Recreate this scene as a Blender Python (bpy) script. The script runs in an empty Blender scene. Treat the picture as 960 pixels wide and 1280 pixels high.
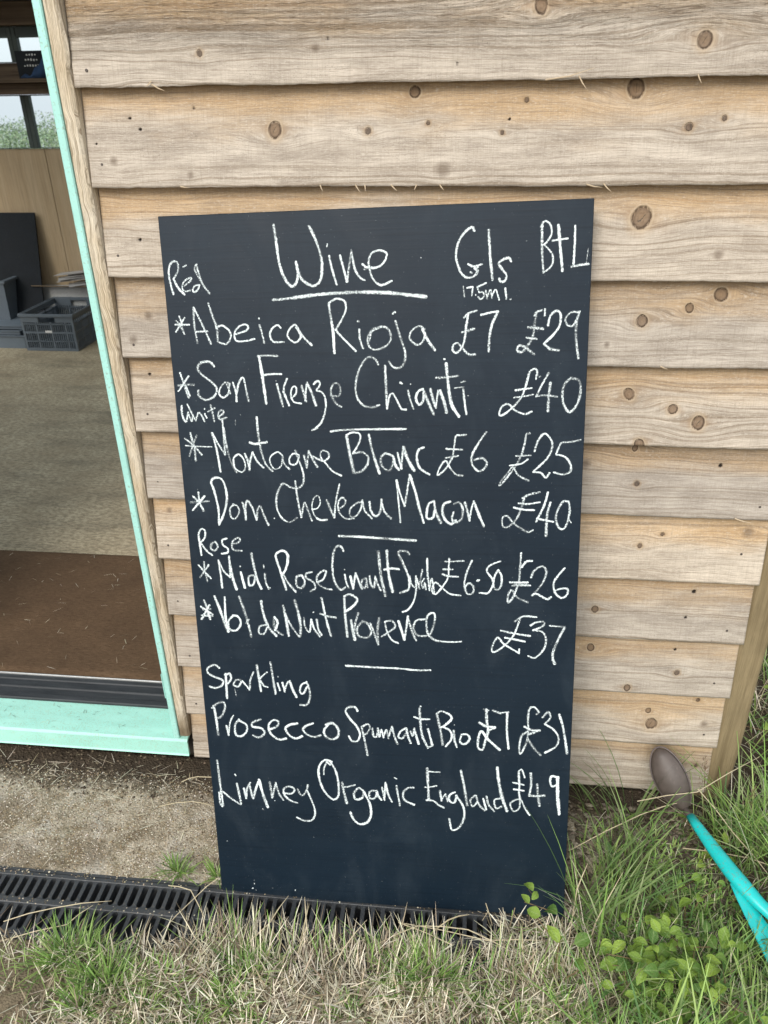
import bpy, math, random
import numpy as np
from mathutils import Vector, Matrix

SC = bpy.context.scene
COL = SC.collection
R = math.radians
# ---------------------------------------------------------------- camera
cam_d = bpy.data.cameras.new('camera')
cam = bpy.data.objects.new('camera', cam_d)
COL.objects.link(cam)
SC.camera = cam
_r = Vector((0.99438744, 0.10492185, -0.01360275))
_f = Vector((-0.09879538, 0.87484274, -0.47422532))
_u = _r.cross(_f)
_m = Matrix((_r, _u, -_f)).transposed().to_4x4()
_m.translation = Vector((0.65311, -1.37257, 1.51792))
cam.matrix_world = _m
cam_d.sensor_fit = 'VERTICAL'
cam_d.sensor_height = 36.0
cam_d.lens = 27.0
cam_d.clip_start = 0.02
cam_d.clip_end = 2000
cam_d.dof.use_dof = True
cam_d.dof.focus_distance = 1.45
cam_d.dof.aperture_fstop = 9.0
# ---------------------------------------------------------------- world and sun (bright, overcast)
SUN_EL, SUN_AZ = 36, 196      # degrees; azimuth clockwise from +Y
w = bpy.data.worlds.new('World'); SC.world = w; w.use_nodes = True
wn = w.node_tree.nodes; wl = w.node_tree.links
sky = wn.new('ShaderNodeTexSky'); sky.sky_type = 'NISHITA'; sky.sun_disc = False
sky.sun_elevation = R(SUN_EL); sky.sun_rotation = R(SUN_AZ)
sky.air_density = 1.0; sky.dust_density = 3.0; sky.ozone_density = 1.0
hs = wn.new('ShaderNodeHueSaturation'); hs.inputs['Saturation'].default_value = 0.42
bg = wn['Background']; bg.inputs['Strength'].default_value = 0.13
cloud = wn.new('ShaderNodeMix'); cloud.data_type = 'RGBA'; cloud.inputs[0].default_value = .68      # even bright cloud cover
cloud.inputs[7].default_value = (5.75, 6.2, 6.8, 1)
wl.new(sky.outputs['Color'], hs.inputs['Color']); wl.new(hs.outputs['Color'], cloud.inputs[6]); wl.new(cloud.outputs[2], bg.inputs['Color'])
sun_d = bpy.data.lights.new('sun', 'SUN'); sun_d.energy = 2.0; sun_d.angle = R(30); sun_d.color = (1.0, .94, .86)
sun = bpy.data.objects.new('sun', sun_d); COL.objects.link(sun)
_d = Vector((math.sin(R(SUN_AZ))*math.cos(R(SUN_EL)), math.cos(R(SUN_AZ))*math.cos(R(SUN_EL)), math.sin(R(SUN_EL))))
sun.rotation_euler = _d.to_track_quat('Z', 'Y').to_euler()
SC.view_settings.view_transform = 'Standard'; SC.view_settings.look = 'None'
SC.view_settings.exposure = 0.55; SC.view_settings.gamma = 1.0
# ---------------------------------------------------------------- helpers
rng = np.random.default_rng(7)
random.seed(7)

def tag(o, label=None, cat=None, group=None, kind=None):
    if label: o['label'] = label
    if cat: o['category'] = cat
    if group: o['group'] = group
    if kind: o['kind'] = kind
    return o

def empty(name, loc=(0, 0, 0), **k):
    o = bpy.data.objects.new(name, None); COL.objects.link(o)
    o.location = loc; o.empty_display_size = .05
    return tag(o, **k)

def mesh(name, V, F, mat=None, parent=None, smooth=False, loc=None):
    me = bpy.data.meshes.new(name)
    me.from_pydata([tuple(v) for v in V], [], [tuple(f) for f in F])
    me.update()
    if smooth:
        me.polygons.foreach_set('use_smooth', [True]*len(me.polygons))
    o = bpy.data.objects.new(name, me); COL.objects.link(o)
    if mat: me.materials.append(mat)
    if parent is not None: o.parent = parent
    if loc is not None: o.location = loc
    return o

def link_copy(src, parent=None, loc=None, rot=None, scale=None):
    o = src.copy(); COL.objects.link(o)
    if parent is not None: o.parent = parent
    if loc is not None: o.location = loc
    if rot is not None: o.rotation_euler = rot
    if scale is not None: o.scale = scale
    return o

class MB:
    """collects shapes for ONE mesh object"""
    def __init__(s): s.V = []; s.F = []
    def add(s, V, F):
        b = len(s.V); s.V += [tuple(v) for v in V]; s.F += [tuple(i+b for i in f) for f in F]; return s
    def box(s, x0, x1, y0, y1, z0, z1, bev=0.0):
        if bev <= 0:
            V = [(x, y, z) for x in (x0, x1) for y in (y0, y1) for z in (z0, z1)]
            return s.add(V, [(0, 1, 3, 2), (4, 6, 7, 5), (0, 4, 5, 1), (2, 3, 7, 6), (0, 2, 6, 4), (1, 5, 7, 3)])
        b = min(bev, (x1-x0)*.45, (y1-y0)*.45, (z1-z0)*.45)
        V = []; F = []
        lo = (x0, y0, z0); hi = (x1, y1, z1)
        idx = {}
        for sx in (0, 1):
            for sy in (0, 1):
                for sz in (0, 1):
                    c = [(hi if q else lo)[k] for k, q in enumerate((sx, sy, sz))]
                    for ax in range(3):
                        p = list(c)
                        for k, q in enumerate((sx, sy, sz)):
                            if k != ax: p[k] += (-b if q else b)
                        idx[(sx, sy, sz, ax)] = len(V); V.append(tuple(p))
        def q(*a): F.append(tuple(idx[i] for i in a))
        for t in (0, 1):
            q((t,0,0,0),(t,1,0,0),(t,1,1,0),(t,0,1,0)); q((0,t,0,1),(1,t,0,1),(1,t,1,1),(0,t,1,1)); q((0,0,t,2),(1,0,t,2),(1,1,t,2),(0,1,t,2))
            for u in (0, 1):
                q((t,u,0,0),(t,u,1,0),(t,u,1,1),(t,u,0,1)); q((t,0,u,0),(t,1,u,0),(t,1,u,2),(t,0,u,2)); q((0,t,u,1),(1,t,u,1),(1,t,u,2),(0,t,u,2))
                for v_ in (0, 1): q((t,u,v_,0),(t,u,v_,1),(t,u,v_,2))
        return s.add(V, F)
    def loft(s, rings, cap=True):
        n = len(rings[0]); b = len(s.V)
        for r in rings: s.V += [tuple(p) for p in r]
        for i in range(len(rings)-1):
            for j in range(n):
                k = (j+1) % n
                s.F.append((b+i*n+j, b+i*n+k, b+(i+1)*n+k, b+(i+1)*n+j))
        if cap:
            s.F.append(tuple(b+j for j in range(n))[::-1]); s.F.append(tuple(b+(len(rings)-1)*n+j for j in range(n)))
        return s
    def tube(s, P, rad, n=8):
        P = [Vector(p) for p in P]; rad = rad if hasattr(rad, '__len__') else [rad]*len(P)
        rings = []; up = Vector((0.13, .31, .94))
        for i, p in enumerate(P):
            t = (P[min(i+1, len(P)-1)]-P[max(i-1, 0)]).normalized()
            a = t.cross(up).normalized(); b_ = t.cross(a)
            rings.append([p+(a*math.cos(2*math.pi*j/n)+b_*math.sin(2*math.pi*j/n))*rad[i] for j in range(n)])
        return s.loft(rings)
    def prism(s, poly, axis, a0, a1):
        """poly in the other two axes, extruded along axis"""
        def pt(p, a):
            q = list(p); q.insert(axis, a); return tuple(q)
        n = len(poly); V = [pt(p, a0) for p in poly]+[pt(p, a1) for p in poly]
        F = [(j, (j+1) % n, n+(j+1) % n, n+j) for j in range(n)]+[tuple(range(n))[::-1], tuple(range(n, 2*n))]
        return s.add(V, F)
    def build(s, name, mat=None, parent=None, smooth=False, loc=None):
        o = mesh(name, s.V, s.F, mat, parent, smooth, loc)
        import bmesh
        bm = bmesh.new(); bm.from_mesh(o.data); bmesh.ops.recalc_face_normals(bm, faces=bm.faces); bm.to_mesh(o.data); bm.free()
        return o

def smoothstep(a, b, x):
    t = np.clip((x-a)/(b-a), 0, 1); return t*t*(3-2*t)

_tab = np.random.default_rng(3).random((64, 64))
def vnoise(x, y):
    x = np.asarray(x, float); y = np.asarray(y, float)
    xi = np.floor(x).astype(int); yi = np.floor(y).astype(int); fx = x-xi; fy = y-yi
    fx = fx*fx*(3-2*fx); fy = fy*fy*(3-2*fy)
    a = _tab[xi % 64, yi % 64]; b = _tab[(xi+1) % 64, yi % 64]; c = _tab[xi % 64, (yi+1) % 64]; d = _tab[(xi+1) % 64, (yi+1) % 64]
    return (a*(1-fx)+b*fx)*(1-fy)+(c*(1-fx)+d*fx)*fy
def fbm(x, y, o=4):
    s = 0; a = .5
    for i in range(o): s = s+a*vnoise(x+17*i, y+31*i); x = x*2.03; y = y*2.03; a *= .5
    return s

# ---------------------------------------------------------------- materials
class NT:
    def __init__(s, name, rough=.8):
        s.m = bpy.data.materials.new(name); s.m.use_nodes = True
        s.t = s.m.node_tree; s.n = s.t.nodes; s.l = s.t.links
        s.bsdf = s.n['Principled BSDF']; s.out = s.n['Material Output']
        s.bsdf.inputs['Roughness'].default_value = rough
    def node(s, t, **k):
        n = s.n.new(t)
        for a, b in k.items(): setattr(n, a, b)
        return n
    def _in(s, sock, v):
        if v is None: return
        if isinstance(v, bpy.types.NodeSocket): s.l.new(v, sock)
        elif isinstance(v, (tuple, list)) and len(v) == 3 and sock.type == 'RGBA': sock.default_value = (*v, 1)
        else: sock.default_value = v
    def attr(s, name, out='Vector'):
        n = s.node('ShaderNodeAttribute', attribute_name=name); return n.outputs[out]
    def coord(s, which='Object'):
        return s.node('ShaderNodeTexCoord').outputs[which]
    def map(s, v, scale=(1, 1, 1), loc=(0, 0, 0), rot=(0, 0, 0)):
        n = s.node('ShaderNodeMapping'); s._in(n.inputs['Vector'], v); n.inputs['Scale'].default_value = scale
        n.inputs['Location'].default_value = loc; n.inputs['Rotation'].default_value = rot; return n.outputs[0]
    def noise(s, v, scale=5, detail=3, rough=.55, dist=0, col=False):
        n = s.node('ShaderNodeTexNoise'); s._in(n.inputs['Vector'], v); n.inputs['Scale'].default_value = scale
        n.inputs['Detail'].default_value = detail; n.inputs['Roughness'].default_value = rough; n.inputs['Distortion'].default_value = dist
        return n.outputs['Color' if col else 'Fac']
    def vor(s, v, scale=5, feature='F1', out='Distance'):
        n = s.node('ShaderNodeTexVoronoi', feature=feature); s._in(n.inputs['Vector'], v); n.inputs['Scale'].default_value = scale
        return n.outputs[out]
    def mp(s, v, a, b, c=0, d=1, smooth=False):
        n = s.node('ShaderNodeMapRange'); n.interpolation_type = 'SMOOTHSTEP' if smooth else 'LINEAR'
        for i, q in enumerate((v, a, b, c, d)): s._in(n.inputs[i], q)
        return n.outputs[0]
    def math(s, op, a, b=None, c=None, clamp=False):
        n = s.node('ShaderNodeMath', operation=op, use_clamp=clamp)
        for i, q in enumerate((a, b, c)): s._in(n.inputs[i], q)
        return n.outputs[0]
    def mix(s, f, a, b, mode='MIX'):
        n = s.node('ShaderNodeMix', data_type='RGBA', blend_type=mode)
        s._in(n.inputs[0], f); s._in(n.inputs[6], a); s._in(n.inputs[7], b); return n.outputs[2]
    def sep(s, v):
        n = s.node('ShaderNodeSeparateXYZ'); s._in(n.inputs[0], v); return n.outputs
    def comb(s, x, y, z):
        n = s.node('ShaderNodeCombineXYZ')
        for i, q in enumerate((x, y, z)): s._in(n.inputs[i], q)
        return n.outputs[0]
    def bump(s, h, strength=.3, dist=.002, prev=None):
        n = s.node('ShaderNodeBump'); n.inputs['Strength'].default_value = strength; n.inputs['Distance'].default_value = dist
        s._in(n.inputs['Height'], h)
        if prev is not None: s.l.new(prev, n.inputs['Normal'])
        return n.outputs[0]
    def done(s, col=None, normal=None, rough=None, **k):
        if col is not None: s._in(s.bsdf.inputs['Base Color'], col)
        if normal is not None: s._in(s.bsdf.inputs['Normal'], normal)
        if rough is not None: s._in(s.bsdf.inputs['Roughness'], rough)
        for a, b in k.items(): s._in(s.bsdf.inputs[a.replace('_', ' ')], b)
        return s.m

def board_material(rough_sawn=False, seed=0, tint=(1, 1, 1)):
    """weathered softwood: gc = (x along, warped height, seed); kp = place in the nearest knot; wz = 0 lower edge .. 1 under the lap"""
    s = NT('weathered_rough_board' if rough_sawn else 'weathered_board', .82)
    gc = s.attr('gc'); kp = s.attr('kp'); wz = s.attr('wz', 'Fac')
    x, v, sd = s.sep(gc)[:3]
    # growth rings
    g1 = s.noise(s.map(gc, (.7, 105, 1)), 1, 4, .62)
    g2 = s.noise(s.map(gc, (.5, 230, 1)), 1, 1, .4)
    lines = s.mp(g1, .52, .68, 0, 1, True)
    thin = s.mp(g2, .56, .70, 0, 1, True)
    fib = s.noise(s.map(gc, (22, 620, 1)), 1, 4, .7)
    fib2 = s.noise(s.map(gc, (160, 900, 1)), 1, 2, .6)
    saw = s.noise(s.map(gc, (900, 25, 1)), 1, 1, .5)
    blot = s.noise(s.map(gc, (3.2, 16, 1)), 1, 4, .6)
    blot2 = s.noise(s.map(gc, (9, 34, 1), (3.3, 1, 2)), 1, 4, .65)
    # how sheltered: warm under the lap, silver below
    wf = s.math('ADD', wz, s.math('MULTIPLY', s.math('SUBTRACT', blot, .5), 1.15))
    warm = s.mp(wf, .38, .92, 0, 1, True)
    c_grey = s.mix(s.mp(blot2, .35, .65), (.60, .545, .46), (.40, .355, .295))
    c_tan = s.mix(s.mp(blot2, .3, .7), (.57, .425, .265), (.46, .335, .20))
    c = s.mix(warm, c_grey, c_tan)
    c = s.mix(s.math('MULTIPLY', lines, .48), c, s.mix(warm, (.25, .205, .15), (.32, .19, .085)))
    c = s.mix(s.math('MULTIPLY', thin, .50), c, (.20, .150, .095))
    c = s.mix(s.math('MULTIPLY', s.mp(fib, .40, .54, 1, 0), .36), c, (.13, .10, .075))
    c = s.mix(s.math('MULTIPLY', s.mp(fib2, .54, .70), .40), c, (.70, .66, .58))
    c = s.mix(s.math('MULTIPLY', s.mp(saw, .52, .66), .14), c, (.12, .09, .06))
    # dark speckles of mould
    mo = s.noise(s.map(gc, (420, 700, 1)), 1, 2, .5)
    mo2 = s.noise(s.map(gc, (14, 50, 1), (9, 2, 0)), 1, 2, .5)
    c = s.mix(s.math('MULTIPLY', s.mp(mo, .60, .70), s.mp(mo2, .45, .7, 0, .55)), c, (.07, .06, .05))
    # knots
    kx, kz, kt = s.sep(kp)[:3]
    wob = s.noise(s.map(gc, (55, 55, 1)), 1, 3, .6); wf2 = s.noise(s.map(gc, (260, 260, 1)), 1, 3, .6)
    d = s.math('MULTIPLY', s.attr('kd', 'Fac'),
               s.math('ADD', .70, s.math('MULTIPLY', wob, .62)))
    ring = s.math('SINE', s.math('MULTIPLY', s.math('ADD', d, s.math('MULTIPLY', wf2, .12)), 17))
    kc = s.mix(s.mp(ring, -.8, 1, 0, .55), (.21, .135, .078), (.11, .068, .040))
    kc = s.mix(s.mp(wf2, .35, .65, 0, .5), kc, (.28, .205, .13))
    kc = s.mix(s.mp(d, .35, .95, 0, .5), kc, (.10, .068, .048))
    bend = s.math('MULTIPLY', s.math('SUBTRACT', wob, .5), 1.6)
    crack = s.math('MULTIPLY', s.mp(s.math('ABSOLUTE', s.math('ADD', s.math('ADD', kx, s.math('MULTIPLY', kz, -.45)), bend)), .015, .07, 1, 0), s.mp(d, .35, .7, 1, 0))
    kc = s.mix(s.math('MULTIPLY', crack, s.mp(kt, 1.1, 1.15)), kc, (.02, .014, .01))
    small = s.mp(kt, .90, .96, 1, 0)
    kc = s.mix(small, kc, s.mix(s.mp(wf2, .3, .7), (.13, .085, .055), (.045, .03, .022)))
    kc = s.mix(.15, kc, c)
    is_k = s.mp(s.math('ABSOLUTE', s.math('SUBTRACT', kt, 1)), .3, .5, 1, 0)
    is_h = s.mp(kt, .3, .5, 1, 0)
    is_s = s.mp(kt, 1.5, 1.7, 0, 1)
    halo = s.mp(d, 1.0, 2.3, 1, 0, True)
    c = s.mix(s.math('MULTIPLY', halo, s.math('MULTIPLY', is_k, .42)), c, (.40, .29, .17))
    edge = s.math('MULTIPLY', s.mp(s.math('ABSOLUTE', s.math('SUBTRACT', d, 1.0)), .04, .2, 1, 0), is_k)
    tail = s.math('MULTIPLY', s.math('MULTIPLY', s.mp(s.math('ADD', s.math('ABSOLUTE', kz), wf2), .5, 1.5, 1, 0), s.mp(d, 1.0, 4.2, 1, 0)), is_k)
    c = s.mix(s.math('MULTIPLY', tail, .42), c, (.26, .165, .09))
    c = s.mix(s.math('MULTIPLY', s.mp(d, .86, 1.06, 1, 0, True), is_k), c, kc)
    c = s.mix(s.math('MULTIPLY', s.math('MULTIPLY', edge, s.mp(wf2, .36, .52)), s.math('MULTIPLY', s.math('SUBTRACT', 1, small), .85)), c, (.06, .038, .024))
    c = s.mix(s.math('MULTIPLY', s.mp(s.math('ABSOLUTE', s.math('SUBTRACT', d, 1.25)), .05, .2, .35, 0), s.math('MULTIPLY', is_k, s.math('SUBTRACT', 1, small))), c, (.55, .46, .34))
    c = s.mix(s.math('MULTIPLY', s.mp(d, .55, .9, 1, 0), is_h), c, (.02, .015, .012))
    c = s.mix(s.math('MULTIPLY', s.math('MULTIPLY', s.mp(d, .5, 1.5, 1, 0), is_s), .65), c, (.14, .105, .075))
    pb = s.noise(s.comb(s.math('MULTIPLY', sd, 1.37), 0, 0), 1, 0)
    c = s.mix(1, c, s.mix(s.mp(pb, .25, .75), (.80, .79, .80), (1.06, 1.02, .98)), 'MULTIPLY')
    if tint != (1, 1, 1): c = s.mix(1, c, tint, 'MULTIPLY')
    h = s.math('ADD', s.math('MULTIPLY', fib, .5 if not rough_sawn else 1.1), s.math('MULTIPLY', g1, -.8))
    h = s.math('ADD', h, s.math('MULTIPLY', saw, .22))
    h = s.math('SUBTRACT', h, s.math('MULTIPLY', edge, 1.5))
    h = s.math('SUBTRACT', h, s.math('MULTIPLY', s.math('MULTIPLY', s.mp(d, .4, .9, 1, 0), is_h), 3))
    if rough_sawn:
        tear = s.noise(s.map(gc, (26, 210, 1)), 1, 5, .7, 1.2)
        tm = s.math('MULTIPLY', s.mp(wz, .2, .55), 1)
        h = s.math('ADD', h, s.math('MULTIPLY', s.math('MULTIPLY', tear, tm), 7))
        c = s.mix(s.math('MULTIPLY', s.math('MULTIPLY', s.mp(tear, .36, .44, 1, 0), tm), .65), c, (.13, .09, .055))
    return s.done(c, s.bump(h, .8, .0013), Specular_IOR_Level=.25)

def plain_wood(name, a, b, axis=2, scale=1.0, rough=.75, streak=.6, dirt=None):
    s = NT(name, rough); co = s.coord()
    sc = [70*scale]*3; sc[axis] = 1.6*scale
    sf = [700*scale]*3; sf[axis] = 22*scale
    g = s.noise(s.map(co, tuple(sc)), 1, 4, .6, .15); f = s.noise(s.map(co, tuple(sf)), 1, 3, .6)
    bl = s.noise(co, 6*scale, 4, .6)
    c = s.mix(s.mp(g, .42, .66), a, b)
    c = s.mix(s.mp(bl, .4, .7, 0, streak*.6), c, tuple(x*.6 for x in b))
    c = s.mix(s.mp(f, .3, .55, .35, 0), c, tuple(x*.4 for x in b))
    if dirt:
        z = s.sep(co)[2]
        c = s.mix(s.mp(s.math('ADD', z, s.math('MULTIPLY', bl, .06)), dirt[0], dirt[1], .8, 0), c, dirt[2])
    return s.done(c, s.bump(s.math('SUBTRACT', f, g), .45, .0012), Specular_IOR_Level=.25)

def paint(name, col, rough=.45, var=.12, dirt=(.15, .13, .1), dirt_amt=.25, metallic=0, bump=.1):
    s = NT(name, rough); co = s.coord()
    n = s.noise(co, 14, 5, .6); n2 = s.noise(co, 180, 3, .6)
    c = s.mix(s.mp(n, .3, .7, 0, 1), tuple(x*(1-var) for x in col), tuple(min(1, x*(1+var)) for x in col))
    c = s.mix(s.math('MULTIPLY', s.mp(n2, .55, .72), s.mp(n, .35, .65, .2, 1)), c, dirt) if dirt_amt > .3 else s.mix(s.math('MULTIPLY', s.mp(n2, .58, .75), dirt_amt), c, dirt)
    return s.done(c, s.bump(s.noise(co, 260, 2), bump, .001), rough=s.mp(n2, .3, .7, rough*.85, min(1, rough*1.2)), Metallic=metallic)

def vcol_mat(name, rough=.7, spec=.25, trans=0.0, attr='col', bump=0):
    s = NT(name, rough); c = s.attr(attr, 'Color')
    if trans:
        t = s.node('ShaderNodeBsdfTranslucent'); s._in(t.inputs[0], c)
        mx = s.node('ShaderNodeMixShader'); mx.inputs[0].default_value = trans
        s.done(c, Specular_IOR_Level=spec)
        s.l.new(s.bsdf.outputs[0], mx.inputs[1]); s.l.new(t.outputs[0], mx.inputs[2]); s.l.new(mx.outputs[0], s.out.inputs[0])
        return s.m
    return s.done(c, Specular_IOR_Level=spec)

M = {}
M['board'] = board_material()
M['board_rough'] = board_material(True)
def batten_mat():
    s = NT('silvered_batten_wood', .85); co = s.coord(); x, y, z = s.sep(co)[:3]
    wv = s.noise(s.comb(0, 0, s.math('MULTIPLY', z, 7)), 1, 3, .6)
    u = s.math('ADD', s.math('ADD', x, s.math('MULTIPLY', wv, .045)), s.math('MULTIPLY', y, -.8))
    g = s.noise(s.comb(s.math('MULTIPLY', u, 420), 0, s.math('MULTIPLY', z, 5)), 1, 3, .6)
    f = s.noise(s.comb(s.math('MULTIPLY', u, 1800), s.math('MULTIPLY', y, 1500), s.math('MULTIPLY', z, 60)), 1, 3, .6)
    bl = s.noise(s.map(co, (20, 20, 7)), 1, 4, .6)
    c = s.mix(s.mp(bl, .35, .65), (.74, .67, .54), (.60, .49, .335))
    c = s.mix(s.mp(g, .47, .62, 0, .80), c, (.24, .18, .115))
    c = s.mix(s.mp(f, .38, .52, .45, 0), c, (.15, .11, .07))
    c = s.mix(s.mp(s.math('ADD', z, s.math('MULTIPLY', bl, .07)), .17, .225, .85, 0), c, (.13, .095, .055))
    return s.done(c, s.bump(s.math('SUBTRACT', f, g), .7, .0015), Specular_IOR_Level=.2)
M['batten'] = batten_mat()
M['post'] = plain_wood('treated_post_wood', (.27, .21, .12), (.16, .12, .065), 2, 1.0, .75, .6)
M['interior_wood'] = plain_wood('dark_interior_timber', (.17, .12, .08), (.075, .05, .032), 0, .6)
M['plywood'] = plain_wood('interior_plywood', (.56, .43, .28), (.47, .345, .21), 2, .25, .6, .3)
M['teal_paint'] = paint('turquoise_frame_paint', (.35, .66, .59), .5, .09, (.26, .32, .25), .45, 0, .05)

def sill_mat():
    s = NT('dusty_turquoise_sill_paint', .5); co = s.coord()
    n = s.noise(s.map(co, (9, 30, 9)), 1, 5, .62); f = s.noise(co, 420, 3, .65); n3 = s.noise(co, 70, 4, .7)
    c = s.mix(s.mp(n, .3, .7), (.37, .70, .60), (.30, .63, .54))
    c = s.mix(s.math('MULTIPLY', s.mp(f, .50, .66), s.mp(n, .32, .62, .15, .75)), c, (.30, .33, .20))
    c = s.mix(s.mp(n3, .60, .75, 0, .5), c, (.42, .50, .34))
    return s.done(c, s.bump(f, .15, .0006))
M['sill'] = sill_mat()

def rubber():
    s = NT('dusty_black_rubber', .6); co = s.coord()
    f = s.noise(co, 300, 4, .7); n = s.noise(s.map(co, (8, 60, 60)), 1, 4, .6)
    c = s.mix(s.mp(n, .35, .7), (.014, .017, .020), (.034, .038, .042))
    c = s.mix(s.mp(f, .64, .74, 0, .8), c, (.22, .20, .16))
    return s.done(c, s.bump(f, .2, .0008))
M['rubber'] = rubber()
M['aluminium'] = paint('dull_aluminium', (.55, .56, .55), .4, .1, (.2, .18, .15), .3, .6)
M['dark_green_frame'] = paint('dark_green_window_frame', (.055, .075, .068), .5, .1)
M['roof_metal'] = paint('dark_roof_sheet', (.05, .055, .055), .5, .1)
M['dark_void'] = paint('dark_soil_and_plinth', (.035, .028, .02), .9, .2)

def blackboard_mat():
    s = NT('blackboard_paint', .5); co = s.coord()
    # local x across, y down the board
    n = s.noise(s.map(co, (3, 10, 1)), 1, 5, .6, .4); g = s.noise(s.map(co, (6, 240, 1)), 1, 3, .6)
    sm = s.noise(s.map(co, (9, 5, 1), (4, 2, 0), (0, 0, .5)), 1, 5, .65, .6); sp = s.noise(co, 420, 2, .5)
    c = s.mix(s.mp(n, .3, .7), (.0040, .0110, .0200), (.0056, .0142, .0248))
    c = s.mix(s.mp(sm, .50, .78, 0, .10), c, (.10, .13, .15))
    c = s.mix(s.mp(g, .52, .72, 0, .5), c, (.0015, .006, .012))
    c = s.mix(s.mp(sp, .735, .76, 0, .45), c, (.45, .5, .5))
    return s.done(c, s.bump(s.math('ADD', g, s.math('MULTIPLY', n, .5)), .22, .0006), s.mp(sm, .3, .7, .44, .55), Specular_IOR_Level=.23)
M['blackboard'] = blackboard_mat()
M['ply_edge'] = plain_wood('painted_plywood_edge', (.05, .05, .055), (.02, .02, .025), 0, 1)

def chalk():
    s = NT('white_chalk', .95); co = s.coord()
    n = s.noise(co, 360, 4, .8); n2 = s.noise(s.map(co, (620, 420, 1)), 1, 3, .75); e = s.attr('edge', 'Fac'); dn = s.attr('dens', 'Fac')
    c = s.mix(s.mp(n, .3, .7), (.58, .67, .68), (.82, .89, .89))
    a = s.math('ADD', s.math('MULTIPLY', n, .55), s.math('MULTIPLY', n2, .45))
    cover = s.math('ADD', s.math('SUBTRACT', a, s.math('MULTIPLY', s.math('POWER', e, 3.0), .17)), dn)
    al = s.mp(cover, .445, .535, .10, 1)
    tr = s.node('ShaderNodeBsdfTransparent'); mx = s.node('ShaderNodeMixShader')
    s.done(c, Specular_IOR_Level=.1)
    s._in(mx.inputs[0], al); s.l.new(tr.outputs[0], mx.inputs[1]); s.l.new(s.bsdf.outputs[0], mx.inputs[2]); s.l.new(mx.outputs[0], s.out.inputs[0])
    return s.m
M['chalk'] = chalk()

def ground_mat():
    s = NT('ground_earth_and_concrete', .95); co = s.coord()
    x, y, z = s.sep(co)[:3]
    big = s.noise(co, 5, 5, .6); mid = s.noise(co, 32, 5, .65, .3); fine = s.noise(co, 260, 4, .7)
    v1 = s.vor(s.map(co, (1, 1, 1)), 190); v1c = s.vor(co, 190, out='Color'); v2 = s.vor(co, 75)
    # exposed-aggregate concrete strip
    st = s.mix(s.mp(mid, .42, .60), (.46, .405, .31), (.23, .19, .125))
    st = s.mix(s.mp(v1, .20, .40, .8, 0), st, s.mix(s.sep(v1c)[0], (.66, .61, .51), (.30, .235, .15)))
    st = s.mix(s.mp(fine, .54, .66, 0, .75), st, (.09, .07, .045))
    st = s.mix(s.mp(big, .42, .62, 0, .45), st, (.42, .37, .29))
    st = s.mix(s.math('MULTIPLY', s.mp(s.noise(co, 11, 4, .6), .56, .70), .45), st, (.13, .135, .07))
    st = s.mix(s.mp(s.noise(co, 8, 5, .65, .4), .50, .60, 0, .5), st, (.52, .49, .43))
    st = s.mix(s.mp(s.noise(s.map(co, (1, 1, 1), (3, 7, 0)), 6, 5, .65, .4), .50, .60, 0, .7), st, (.15, .115, .07))
    # dark soil, darkened further as the contact shadow under the sill
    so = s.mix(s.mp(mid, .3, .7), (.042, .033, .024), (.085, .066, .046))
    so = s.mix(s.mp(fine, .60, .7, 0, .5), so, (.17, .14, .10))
    # thatch-coloured soil in front
    th = s.mix(s.mp(mid, .3, .7), (.24, .195, .13), (.13, .105, .068))
    th = s.mix(s.mp(fine, .5, .7, 0, .6), th, (.28, .225, .15))
    fld = s.mix(s.mp(big, .3, .7), (.10, .15, .045), (.15, .19, .07))
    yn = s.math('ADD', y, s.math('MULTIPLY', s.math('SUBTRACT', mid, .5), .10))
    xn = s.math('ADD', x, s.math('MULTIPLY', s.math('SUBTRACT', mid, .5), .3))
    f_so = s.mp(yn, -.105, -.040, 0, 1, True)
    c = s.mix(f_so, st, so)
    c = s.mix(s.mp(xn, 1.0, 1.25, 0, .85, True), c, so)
    c = s.mix(s.mp(yn, -.50, -.44, 1, 0, True), c, th)
    c = s.mix(s.mp(y, 4.5, 7, 0, 1, True), c, fld)
    h = s.math('ADD', s.math('MULTIPLY', mid, .9), s.math('ADD', s.math('MULTIPLY', fine, .5), s.math('MULTIPLY', v1, -.5)))
    return s.done(c, s.bump(h, .8, .006), Specular_IOR_Level=.15)
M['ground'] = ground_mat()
M['drain'] = paint('black_drain_plastic', (.042, .046, .050), .5, .2, (.11, .10, .08), .35, 0, .12)

def floor_mat():
    s = NT('worn_floor_covering', .9); co = s.coord()
    a = s.noise(s.map(co, (45, 120, 1)), 1, 4, .7, .5); b = s.noise(co, 3, 5, .6, .3); f = s.noise(co, 320, 3, .7); q = s.noise(s.map(co, (2, 9, 1), (0, 0, 0), (0, 0, .35)), 1, 4, .6)
    c = s.mix(s.mp(a, .43, .58), (.54, .46, .32), (.27, .225, .15))
    c = s.mix(s.mp(b, .38, .66, 0, .6), c, (.27, .21, .135))
    c = s.mix(s.mp(q, .5, .7, 0, .55), c, (.16, .14, .10))
    c = s.mix(s.mp(s.noise(s.map(co, (30, 3, 1), (0, 0, 0), (0, 0, .8)), 1, 4, .7), .62, .74, 0, .4), c, (.50, .46, .36))
    c = s.mix(s.mp(f, .60, .72, 0, .5), c, (.30, .28, .22))
    return s.done(c, s.bump(a, .6, .003), Specular_IOR_Level=.2)
M['floor'] = floor_mat()
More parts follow.
